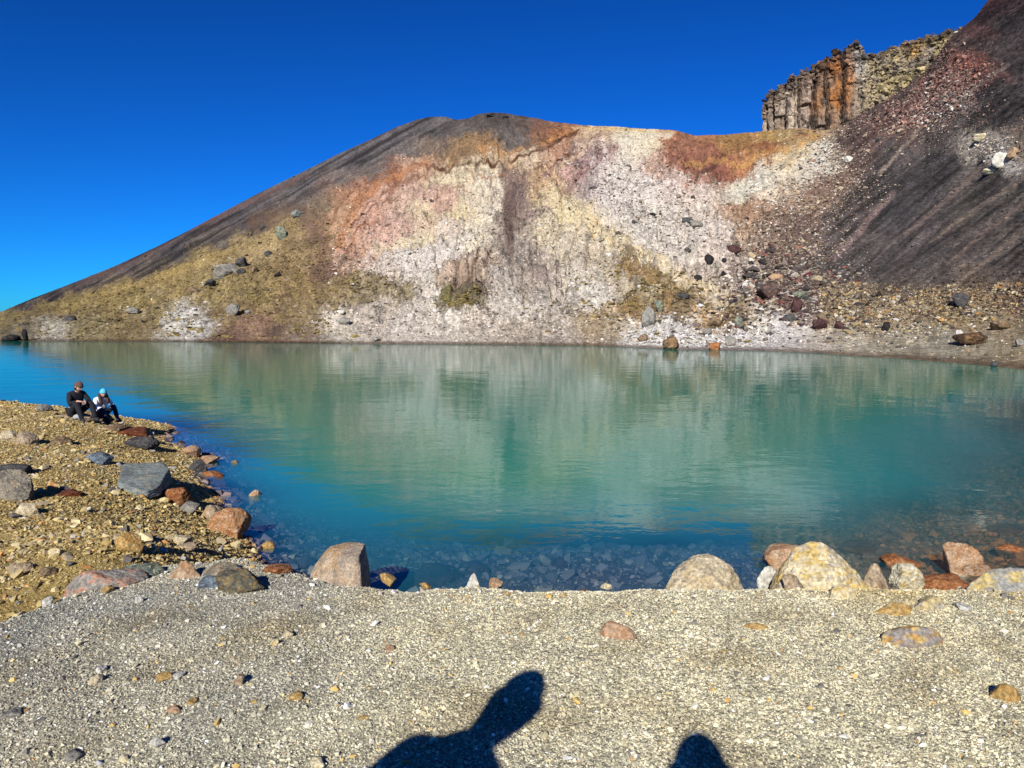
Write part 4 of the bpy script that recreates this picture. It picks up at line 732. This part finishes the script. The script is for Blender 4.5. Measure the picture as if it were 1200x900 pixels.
px('rock', 'rock', 'small orange flat stone at the outermost tip of the beach shore', 240, 541, 26, 7, 'orange', 117)
px('boulder', 'boulder', 'brown hump of rock at the shore just right of the seated pair', 152, 512, 40, 12, 'rustdark', 118, depth=.8, rough=.04)
px('rock', 'rock', 'brown rock at the feet of the person in the white jacket', 132, 505, 24, 9, 'brown', 119, depth=.8)
px('rock', 'rock', 'tan stones heap at the far left of the beach', 8, 518, 22, 14, 'pale', 120)
px('rock', 'rock', 'angular grey tan rock right of the tan heap at the far left', 24, 521, 30, 16, 'tan', 121, planes=8)
px('rock', 'rock', 'reddish flat stone right of the shadow of the large grey brown boulder', 76, 582, 34, 8, 'rustdark', 122)
px('rock', 'rock', 'pale grey stone leaning below the shadow of the large boulder', 28, 604, 30, 16, 'pale', 123, tilt=(0, -.4), depth=.5)
px('rock', 'rock', 'brown stone in the middle of the upper beach', 70, 520, 22, 9, 'brown', 124)
px('rock', 'rock', 'grey stone on the crest of the beach left of the seated pair', 48, 482, 18, 8, 'grey', 125)
px('rock', 'rock', 'tan grey stone in the lower left of the beach', 22, 672, 24, 12, 'tan', 126)
px('rock', 'rock', 'dark stone in the lower left of the beach', 52, 676, 20, 11, 'brown', 127)
px('rock', 'rock', 'yellow stone in the lower beach left of the golden ochre stone', 62, 652, 16, 10, 'yellow', 128)
# stones standing in the lake at the left
px('rock', 'rock', 'small tan stone alone in the water right of the beach', 297, 581, 15, 8, 'orange', 131, y=float(y_at(581)), ground=-.1)
px('rock', 'rock', 'low orange stone in the water below the large rusty boulder', 310, 642, 22, 8, 'ochre', 132, y=float(y_at(642)), ground=-.08)
px('rock', 'rock', 'tiny brown stone breaking the water off the beach tip', 275, 543, 10, 4, 'brown', 133, y=float(y_at(543)), ground=-.08)
px('rock', 'rock', 'flat rust coloured stone at the inner corner of the cove', 322, 672, 36, 10, 'rust', 134)
for i, (u, v, w_, lab) in enumerate([(515, 668, 64, 'wide dark purple rock under the shallow water right of the wedge boulder'), (478, 676, 40, 'dark submerged rock beside the small orange block'), (655, 655, 22, 'small dark submerged rock near the middle of the shore'), (560, 661, 30, 'dark reddish submerged rock behind the white triangular stone'),
                                     (1010, 640, 46, 'brown submerged rock behind the tan peaked stone'), (1185, 618, 50, 'wide brown submerged rock in the shallows near the right edge')]):
    q = P(u, v, float(y_at(v, -.12)))
    put_rock('submerged_rock', 'rock', lab, (q[0], q[1], -.2), (w_ * q[1] / F / 2, w_ * q[1] / F * .6, .13), 'maroon' if u < 900 else 'rustdark', 140 + i, sub=4, group='rocks under the shallow water')

# ------------------------------------------------------------------ single rocks on the mountain
HR = [(264, 328, 34, 20, 'grey', 'large pale grey boulder high on the ochre slope at left'), (282, 320, 18, 14, 'dark', 'dark boulder right of the large pale grey boulder'), (283, 330, 14, 9, 'dark', 'small dark boulder below the dark boulder on the ochre slope'),
      (272, 374, 20, 15, 'grey', 'grey boulder low on the ochre slope near the lake'), (291, 375, 11, 8, 'grey', 'small grey boulder right of the low grey boulder'), (330, 283, 15, 18, 'greygreen', 'upright grey green rock high on the left slope'),
      (347, 262, 18, 10, 'slab', 'pale grey rock near the top of the ochre slope'), (308, 268, 10, 7, 'dark', 'dark stone left above the upright grey green rock'), (314, 298, 13, 8, 'dark', 'dark flat rock below the upright grey green rock'), (298, 330, 12, 8, 'brown', 'brown rock right of the two dark boulders'),
      (326, 328, 12, 7, 'black', 'black rock at the right end of the row on the ochre slope'), (245, 346, 18, 10, 'dark', 'dark rock below the large pale grey boulder'), (228, 352, 20, 9, 'brown', 'brown rock left below the large pale grey boulder'), (155, 372, 18, 8, 'grey', 'grey low rock in the left foot of the slope'),
      (83, 380, 20, 8, 'dark', 'dark rock near the shore at the far left'), (29, 402, 8, 16, 'black', 'thin black upright rock at the far left shore'), (12, 402, 26, 9, 'black', 'low black rocks at the left end of the far shore'), (193, 382, 16, 6, 'grey', 'flat grey rock above the far shore at left'),
      (441, 400, 12, 6, 'grey', 'grey rock on the pale foot of the slope'), (762, 246, 18, 8, 'black', 'black pointed rock in the middle of the white slope'), (805, 262, 16, 9, 'dark', 'dark rock of the upper pair on the white slope'), (815, 272, 20, 10, 'grey', 'grey rock of the upper pair on the white slope'),
      (831, 317, 13, 14, 'black', 'black block at the foot of the white slope'), (842, 315, 10, 12, 'grey', 'grey block right beside the black block'), (818, 335, 11, 6, 'black', 'small black rock below the black block'), (861, 305, 24, 12, 'maroon', 'dark maroon rock above the boulder field'),
      (806, 298, 10, 7, 'dark', 'dark rock left above the black block'), (848, 332, 12, 8, 'black', 'black rock right of the small black rock'), (901, 358, 32, 24, [(92, 76, 70), (66, 56, 54), (132, 100, 84)], 'largest dark brown boulder of the boulder field'), (908, 334, 20, 10, 'orange', 'salmon pink rock on top of the boulder field'),
      (934, 366, 19, 18, 'maroon', 'round maroon boulder right of the largest dark boulder'), (938, 350, 22, 10, 'greygreen', 'pale green grey slab above the round maroon boulder'), (963, 387, 22, 13, 'maroon', 'low maroon boulder near the beach end of the field'), (985, 386, 14, 10, 'maroon', 'small maroon rock right of the low maroon boulder'),
      (925, 378, 18, 10, 'dark', 'dark rock below the round maroon boulder'), (760, 386, 22, 26, 'grey', 'tall grey rock at the mossy foot of the white slope'), (772, 375, 12, 14, 'greygreen', 'grey rock behind the tall grey rock'), (787, 410, 26, 17, [(134, 104, 76), (104, 80, 60), (164, 138, 104)], 'orange brown boulder at the white shore'),
      (838, 411, 16, 10, 'rust', 'rust red rock at the white shore'), (858, 405, 17, 14, 'grey', 'rounded grey rock above the white shore'), (830, 393, 16, 9, 'grey', 'grey rock behind the rust red rock'), (838, 382, 22, 14, 'brown', 'brown rock in the ochre foot of the slope'), (866, 384, 12, 15, 'greygreen', 'narrow grey green rock above the rounded grey rock'),
      (754, 400, 14, 10, 'brown', 'brown rock left of the orange brown boulder'), (801, 368, 16, 7, 'dark', 'dark flat rock on the mossy ridge foot'), (1136, 404, 38, 17, [(88, 66, 50), (62, 48, 40), (150, 120, 84)], 'wide dark brown rock with an overhang above the right beach'), (1174, 386, 26, 12, 'brown', 'brown rock near the right edge above the beach'),
      (1125, 362, 26, 18, 'dark', 'dark rock heap at the foot of the right scree'), (1166, 434, 10, 7, 'dark', 'dark rock on the water line at the right'), (1196, 406, 14, 10, 'grey', 'grey rock at the right edge of the beach'), (1038, 388, 12, 12, 'black', 'black rock at the lower rim of the right scree'),
      (1175, 190, 22, 18, 'white', 'white outcrop block near the right edge'), (1162, 200, 20, 9, 'whitey', 'cream outcrop block left below the white outcrop block'), (1150, 165, 18, 9, 'whitey', 'pale outcrop slab above the cream outcrop block'), (1188, 180, 16, 14, 'orange', 'orange tinted outcrop block at the right edge'), (994, 191, 12, 8, 'white', 'single white block below the cliff'), (1030, 168, 8, 6, 'dark', 'small dark block on the pink scree'),
      (575, 138, 14, 3, 'dark', 'dark rock crowning the summit'), (591, 139, 12, 3, 'dark', 'small dark rock right of the summit crown'), (400, 376, 12, 6, 'white', 'pale rock at the foot of the slope left of the mossy mound'), (404, 382, 16, 9, 'grey', 'purple grey rock low on the pale foot'), (1121, 35, 8, 5, 'white', 'pale block on the skyline right of the cliff')]
for i, (u, v, w_, h_, pal, lab) in enumerate(HR):
    q, _ = on_hill(u, v); q = q[0]; m = q[1] / F
    put_rock('hillside_rock', 'rock', lab, (q[0], q[1] + .1 * w_ * m, q[2] + h_ * m * .38), (w_ * m * .44, w_ * m * .38, h_ * m * .52), pal, 200 + i, sub=4, mat=M_FARROCK, rough=.11, rotz=i * 1.3, planes=9, group='single rocks on the far slopes')

# ------------------------------------------------------------------ people
def skin(name, verts, edges, radii, mat, parent=None, levels=2, root=0):
    me = bpy.data.meshes.new(name + '_tmp'); me.from_pydata([Vector(v) for v in verts], edges, [])
    o = bpy.data.objects.new(name + '_tmp', me); COL.objects.link(o)
    m = o.modifiers.new('s', 'SKIN'); m.use_smooth_shade = True
    for i, r in enumerate(radii):
        sv = me.skin_vertices[0].data[i]; sv.radius = (r, r) if not isinstance(r, tuple) else r; sv.use_root = (i == root)
    sb = o.modifiers.new('u', 'SUBSURF'); sb.levels = levels
    dg = bpy.context.evaluated_depsgraph_get(); nm = bpy.data.meshes.new_from_object(o.evaluated_get(dg)); nm.name = name
    bpy.data.objects.remove(o); bpy.data.meshes.remove(me)
    nm.materials.clear(); nm.materials.append(mat)
    for p in nm.polygons: p.use_smooth = True
    o = bpy.data.objects.new(name, nm); COL.objects.link(o)
    if parent: o.parent = parent
    return o
MSK = plain_mat('skin', (.52, .30, .21), .55)
MBLACK = plain_mat('black_cloth', (.012, .013, .018), .9, .3); MNAVY = plain_mat('navy_cloth', (.012, .018, .045), .9, .3)
MWHITE = plain_mat('white_cloth', (.78, .76, .78), .85, .3); MBLUE = plain_mat('blue_knit', (.09, .42, .66), .9, .5, 60)
MBROWN = plain_mat('brown_knit', (.10, .06, .045), .9, .5, 60); MHAIR = plain_mat('dark_hair', (.035, .014, .008), .6, .5, 80)
MSHOE = plain_mat('shoe_leather', (.02, .02, .024), .7); MPHONE = plain_mat('phone_case', (.02, .02, .022), .3); MEYE = plain_mat('eye', (.02, .015, .012), .3)
MGREY = plain_mat('grey_fabric', (.30, .32, .33), .85, .3); MSOLE = plain_mat('shoe_sole', (.6, .6, .6), .8)
def head_mesh(c, fwd, up, r=.105):
    """egg shaped head with brow, nose, chin and ears"""
    V, Fc = ICO[4]; V = V.copy()
    p = V * np.array([.78, .93, 1.18])               # x side, -y face, z up
    front = smooth(.2, .9, -V[:, 1])
    p[:, 1] -= front * .24 * np.exp(-(V[:, 0] / .16) ** 2 - ((V[:, 2] + .12) / .18) ** 2)            # nose
    p[:, 1] += front * .10 * np.exp(-((np.abs(V[:, 0]) - .33) / .15) ** 2 - ((V[:, 2] - .08) / .12) ** 2)   # eye sockets
    p[:, 1] -= front * .07 * np.exp(-(V[:, 0] / .3) ** 2 - ((V[:, 2] + .82) / .2) ** 2)               # chin
    p[:, 1] -= front * .05 * np.exp(-(V[:, 0] / .22) ** 2 - ((V[:, 2] + .48) / .07) ** 2)             # lips
    p[:, 0] *= 1 - .22 * smooth(-.2, -1, V[:, 2])
    for s_ in (-1, 1): p[:, 0] += s_ * .22 * np.exp(-((V[:, 0] - s_ * .95) / .25) ** 2 - ((V[:, 1] - .08) / .14) ** 2 - ((V[:, 2] + .02) / .22) ** 2)
    f = Vector(fwd).normalized(); u_ = Vector(up); u_ = (u_ - f * u_.dot(f)).normalized(); x = f.cross(u_)
    B = np.array([list(x), list(-f), list(u_)])
    return p * r @ B + np.array(c), Fc, B
def hand(vs, es, rs, wrist, d, palm_n, s=1.0, curl=.5, root=None):
    """palm, four fingers and a thumb grown from the wrist vertex"""
    d = Vector(d).normalized(); n = Vector(palm_n); n = (n - d * n.dot(d)).normalized(); side = d.cross(n)
    w0 = Vector(wrist)
    palm = len(vs); vs.append(w0 + d * .045 * s); es.append((root, palm)); rs.append((.030 * s, .018 * s))
    kn = len(vs); vs.append(w0 + d * .085 * s); es.append((palm, kn)); rs.append((.034 * s, .014 * s))
    for i, ln in enumerate((.062, .074, .070, .054)):
        b = w0 + d * .092 * s + side * (-.031 + .0205 * i) * s; prev = kn
        a = len(vs); vs.append(b); es.append((prev, a)); rs.append(.0088 * s)
        dd = (d + n * curl * .5).normalized(); b = b + dd * ln * .45 * s; vs.append(b); es.append((a, a + 1)); rs.append(.0082 * s)
        dd = (d + n * curl * 1.4).normalized(); b = b + dd * ln * .35 * s; vs.append(b); es.append((a + 1, a + 2)); rs.append(.0076 * s)
        dd = (d * .8 + n * curl * 2.2).normalized(); b = b + dd * ln * .28 * s; vs.append(b); es.append((a + 2, a + 3)); rs.append(.0066 * s)
    a = len(vs); vs.append(w0 + d * .03 * s - side * .034 * s); es.append((palm, a)); rs.append(.012 * s)
    vs.append(w0 + d * .062 * s - side * .056 * s + n * .012 * s); es.append((a, a + 1)); rs.append(.0098 * s)
    vs.append(w0 + d * .088 * s - side * .058 * s + n * .028 * s); es.append((a + 1, a + 2)); rs.append(.0085 * s)
def person(label, J, loc, rotz, top, legs, hat=None, hair=None, group=None, face=(0, -1, -.25), up=(0, 0, 1), sleeves=None, shadow_hood=False, scale=1.0, finger=None):
    root = bpy.data.objects.new('person', None); COL.objects.link(root); root.location = loc; root.rotation_euler = (0, 0, rotz); root.scale = (scale,) * 3
    tag(root, label, 'person', group)
    g = lambda k: Vector(J[k])
    vs = [g('pelvis'), g('spine'), g('chest'), g('neck'), g('neck') + (g('head') - g('neck')) * .45]; es = [(0, 1), (1, 2), (2, 3), (3, 4)]; rs = [(.13, .10), (.12, .09), (.14, .10), .05, .05]
    for s_ in ('l', 'r'):
        k = len(vs); vs += [g('sh' + s_), g('el' + s_), g('wr' + s_)]; es += [(2, k), (k, k + 1), (k + 1, k + 2)]; rs += [.052, .038, .024]
        hand(vs, es, rs, vs[k + 2], J.get('hd' + s_, g('wr' + s_) - g('el' + s_)), J.get('hn' + s_, (0, 0, -1)), 1.0, J.get('curl', .5), k + 2)
        k = len(vs); vs += [g('hip' + s_), g('kn' + s_), g('an' + s_), g('an' + s_) + (g('toe' + s_) - g('an' + s_)) * .6]; es += [(0, k), (k, k + 1), (k + 1, k + 2), (k + 2, k + 3)]; rs += [.082, .058, .034, .020]
    body = skin('body', vs, es, rs, MSK, root)
    hp, hf, B = head_mesh(g('head'), face, up)
    hm = bpy.data.meshes.new('head_tmp'); hm.from_pydata(hp.tolist(), [], hf.tolist()); bm = bmesh.new(); bm.from_mesh(body.data); bm.from_mesh(hm)
    for f in bm.faces: f.smooth = True
    bm.to_mesh(body.data); bm.free(); bpy.data.meshes.remove(hm)
    for s_ in (-1, 1):
        V, Fc = ICO[3]; mesh_obj('eye', V * .011 + (np.array([s_ * .031, -.086, .008]) @ B) + np.array(g('head')), Fc, MEYE, root, smooth_shade=True)
    mesh_obj('mouth', ICO[3][0] * np.array([.022, .006, .004]) @ B + (np.array([0, -.094, -.055]) @ B) + np.array(g('head')), ICO[3][1], plain_mat('lips', (.35, .12, .10)), root, smooth_shade=True)
    # clothes over the body
    def torso(sl, grow=1.0):
        v = [g('pelvis') + Vector((0, 0, .0)), g('spine'), g('chest'), g('neck')]; e = [(0, 1), (1, 2), (2, 3)]; r = [(.165 * grow, .13 * grow), (.158 * grow, .125 * grow), (.175 * grow, .13 * grow), .068]
        for s_ in ('l', 'r'):
            k = len(v); w_ = g('el' + s_) + (g('wr' + s_) - g('el' + s_)) * .9
            v += [g('sh' + s_), g('el' + s_), w_]; e += [(2, k), (k, k + 1), (k + 1, k + 2)]; r += [.075, .058, .042]
        return v, e, r
    v, e, r = torso(True); skin('jacket', v, e, r, top, root)
    v = [g('pelvis')]; e = []; r = [(.15, .12)]
    for s_ in ('l', 'r'):
        k = len(v); v += [g('hip' + s_), g('kn' + s_), g('an' + s_) + (g('an' + s_) - g('kn' + s_)) * .05]; e += [(0, k), (k, k + 1), (k + 1, k + 2)]; r += [.105, .076, .056]
    skin('trousers', v, e, r, legs, root)
    for s_ in ('l', 'r'):
        a, t = g('an' + s_), g('toe' + s_); back = a - (t - a).normalized() * .05
        sh = skin('shoe', [a + Vector((0, 0, .02)), back + Vector((0, 0, -.035)), (a + t) / 2 + Vector((0, 0, -.02)), t + Vector((0, 0, .0))], [(0, 2), (1, 2), (2, 3)], [.060, .054, .060, .048], MSHOE, root, root=2)
    hc = np.array(g('head'))
    if shadow_hood:  # out of view, added to fill out head and neck in the cast shadow
        skin('shadow_hood', [g('chest') + Vector((0, .04, .05)), g('neck') + Vector((0, .03, .0)), g('head') + Vector((0, .035, -.02)), g('head') + Vector((0, .03, .06))], [(0, 1), (1, 2), (2, 3)], [.12, shadow_hood[0], shadow_hood[1], shadow_hood[1] * .9], top, root)
    def shell(name, mat, cut, grow, parent=root, extra=None):
        V, Fc = ICO[4]; q = V * np.array([.84, .99, 1.2]) * .105 * grow
        fz = V[Fc].mean(1); keep = cut(fz); Fk = Fc[keep]; p = q @ B + hc
        o = mesh_obj(name, p, Fk, mat, parent, smooth_shade=True); m = o.modifiers.new('t', 'SOLIDIFY'); m.thickness = .012; m.offset = 1; return o
    if hair is not None: shell('hair', hair, lambda f: (f[:, 1] > -.25) | (f[:, 2] > .55), 1.02)
    if hat is not None:
        ht = shell('beanie', hat, lambda f: f[:, 2] > .18 - .0 * f[:, 0], 1.10)
    return root, B, hc
def seat(dx=0, lean=0, kn=.5, arms='knees'):
    J = dict(pelvis=(0, 0, .27), spine=(0, -.02, .43), chest=(0, -.09, .62), neck=(0, -.15, .74), head=(0, -.21, .86),
             shl=(-.17, -.10, .67), shr=(.17, -.10, .67), ell=(-.25, -.24, .45), elr=(.25, -.24, .45), wrl=(-.10, -.42, .47), wrr=(.10, -.42, .46),
             hipl=(-.10, -.04, .23), hipr=(.10, -.04, .23), knl=(-.17, -.42, .47), knr=(.18, -.43, .47), anl=(-.14, -.58, .09), anr=(.16, -.60, .09), toel=(-.16, -.72, .045), toer=(.19, -.74, .045), hnl=(0, -.3, -1), hnr=(0, -.3, -1), hdl=(.6, -.8, -.1), hdr=(-.6, -.8, -.1))
    return J
def gz(x, y): return float(ground_z(np.array([x]), np.array([y]))[0])
# the pair sitting at the tip of the beach
g1 = hit(90, 492); g2 = hit(116, 494)
J1 = seat(); J1.update(wrl=(-.12, -.40, .52), wrr=(.04, -.40, .50), curl=.9)
r1, B1, h1 = person('person in black jacket and brown beanie sitting hunched on a rock left of the other', J1, (g1.x - .03, g1.y, g1.z - .02), 1.0, MBLACK, MBLACK, hat=MBROWN, hair=MHAIR, face=(.3, -1, -.5), scale=1.1)
# dark daypack worn on the back
skin('backpack', [(0.02, .16, .40), (0.02, .17, .56), (0.02, .12, .70)], [(0, 1), (1, 2)], [(.13, .09), (.15, .10), (.12, .08)], MNAVY, r1)
J2 = seat(); J2.update(knl=(-.16, -.40, .42), knr=(.20, -.36, .50), anl=(-.08, -.55, .09), anr=(.26, -.44, .09), toel=(-.08, -.69, .045), toer=(.33, -.56, .045), wrl=(-.05, -.40, .42), wrr=(.10, -.38, .42), curl=.8)
r2, B2, h2 = person('person in white jacket and light blue beanie with long dark hair sitting with knees up', J2, (g2.x + .06, g2.y, g2.z - .02), .95, MWHITE, MNAVY, hat=MBLUE, hair=MHAIR, face=(-.25, -1, -.3))
skin('long_hair', [(-.085, -.16, .86), (-.10, -.20, .74), (-.10, -.27, .60), (-.08, -.28, .50)], [(0, 1), (1, 2), (2, 3)], [.035, .05, .05, .025], MHAIR, r2)
skin('long_hair', [(.085, -.16, .86), (.10, -.20, .74), (.09, -.27, .62), (.07, -.29, .54)], [(0, 1), (1, 2), (2, 3)], [.035, .055, .055, .03], MHAIR, r2)
skin('vest', [(.02, .03, .36), (.06, -.02, .55), (.10, -.07, .68)], [(0, 1), (1, 2)], [(.16, .12), (.16, .13), (.12, .10)], MNAVY, r2)
for (gg, rz, pal, lab, sd) in ((g1, .65, 'tan', 'tan grey rock under the person in black', 301), (g2, .45, 'brown', 'brown rock under the person in the white jacket', 302)):
    put_rock('seat_rock', 'rock', lab, (gg.x, gg.y + .08, gg.z + .04), (.34, .26, .15), pal, sd, sub=5)
put_rock('seat_rock', 'rock', 'light grey flat rock left of the seat of the person in black', (g1.x - .38, g1.y - .05, g1.z + .02), (.30, .22, .14), 'tan', 303, sub=5)
# small grey bag between them on the ground
skin('bag', [(0, 0, .07), (.05, 0, .15), (.16, 0, .15), (.22, 0, .08)], [(0, 1), (1, 2), (2, 3)], [.07, .08, .08, .06], MGREY).location = (g1.x + .18, g1.y - .42, g1.z)
tag(bpy.data.objects['bag'], 'small grey bag lying on the ground between the two seated people', 'bag')

# the photographer and a companion: they stand beside the camera and throw the two shadows in front
def stand(**k):
    J = dict(pelvis=(0, 0, .95), spine=(0, 0, 1.10), chest=(0, .0, 1.30), neck=(0, 0, 1.47), head=(0, -.02, 1.63), shl=(-.19, 0, 1.39), shr=(.19, 0, 1.39), ell=(-.25, 0, 1.10), elr=(.25, 0, 1.10), wrl=(-.25, -.06, .86), wrr=(.25, -.06, .86),
             hipl=(-.1, 0, .90), hipr=(.1, 0, .90), knl=(-.11, -.02, .50), knr=(.11, -.02, .50), anl=(-.12, .02, .09), anr=(.12, .02, .09), toel=(-.13, -.12, .05), toer=(.13, -.12, .05), hnl=(1, 0, 0), hnr=(-1, 0, 0))
    J.update(k); return J
FACE_N = math.pi     # faces +y, the way the camera looks
def place_for_shadow(u, v, hz):
    q = hit(u, v); t = hz / -SHD.z; return q - SHD * t
A_ = place_for_shadow(797, 886, 1.60)
pm = person('photographer in dark jacket standing behind the camera raising a phone', stand(ell=(-.27, -.12, 1.18), elr=(.30, -.12, 1.24), wrl=(-.10, -.24, 1.34), wrr=(.10, -.24, 1.34), hdl=(.3, -.4, 1), hdr=(-.3, -.4, 1)), (A_.x + .04, min(A_.y, -.34), gz(A_.x, A_.y)), FACE_N, MBLACK, MNAVY, hat=MBROWN, hair=MHAIR, face=(0, -1, -.1), shadow_hood=(.11, .15))[0]
B_ = place_for_shadow(604, 828, 1.63)
person('companion in padded dark jacket and hat standing at the left of the photographer', stand(head=(-.14, -.02, 1.62), neck=(-.05, 0, 1.46), chest=(0, 0, 1.28), shr=(.20, .0, 1.42), shl=(-.17, .0, 1.28), elr=(.30, 0, 1.14), ell=(-.20, 0, 1.02), wrr=(.30, -.05, .90)), (B_.x - .14, B_.y, gz(B_.x, B_.y)), FACE_N, MBLACK, MNAVY, hat=MBLACK, hair=MHAIR, face=(0, -1, -.1), up=(-.5, 0, 1), shadow_hood=(.055, .14))
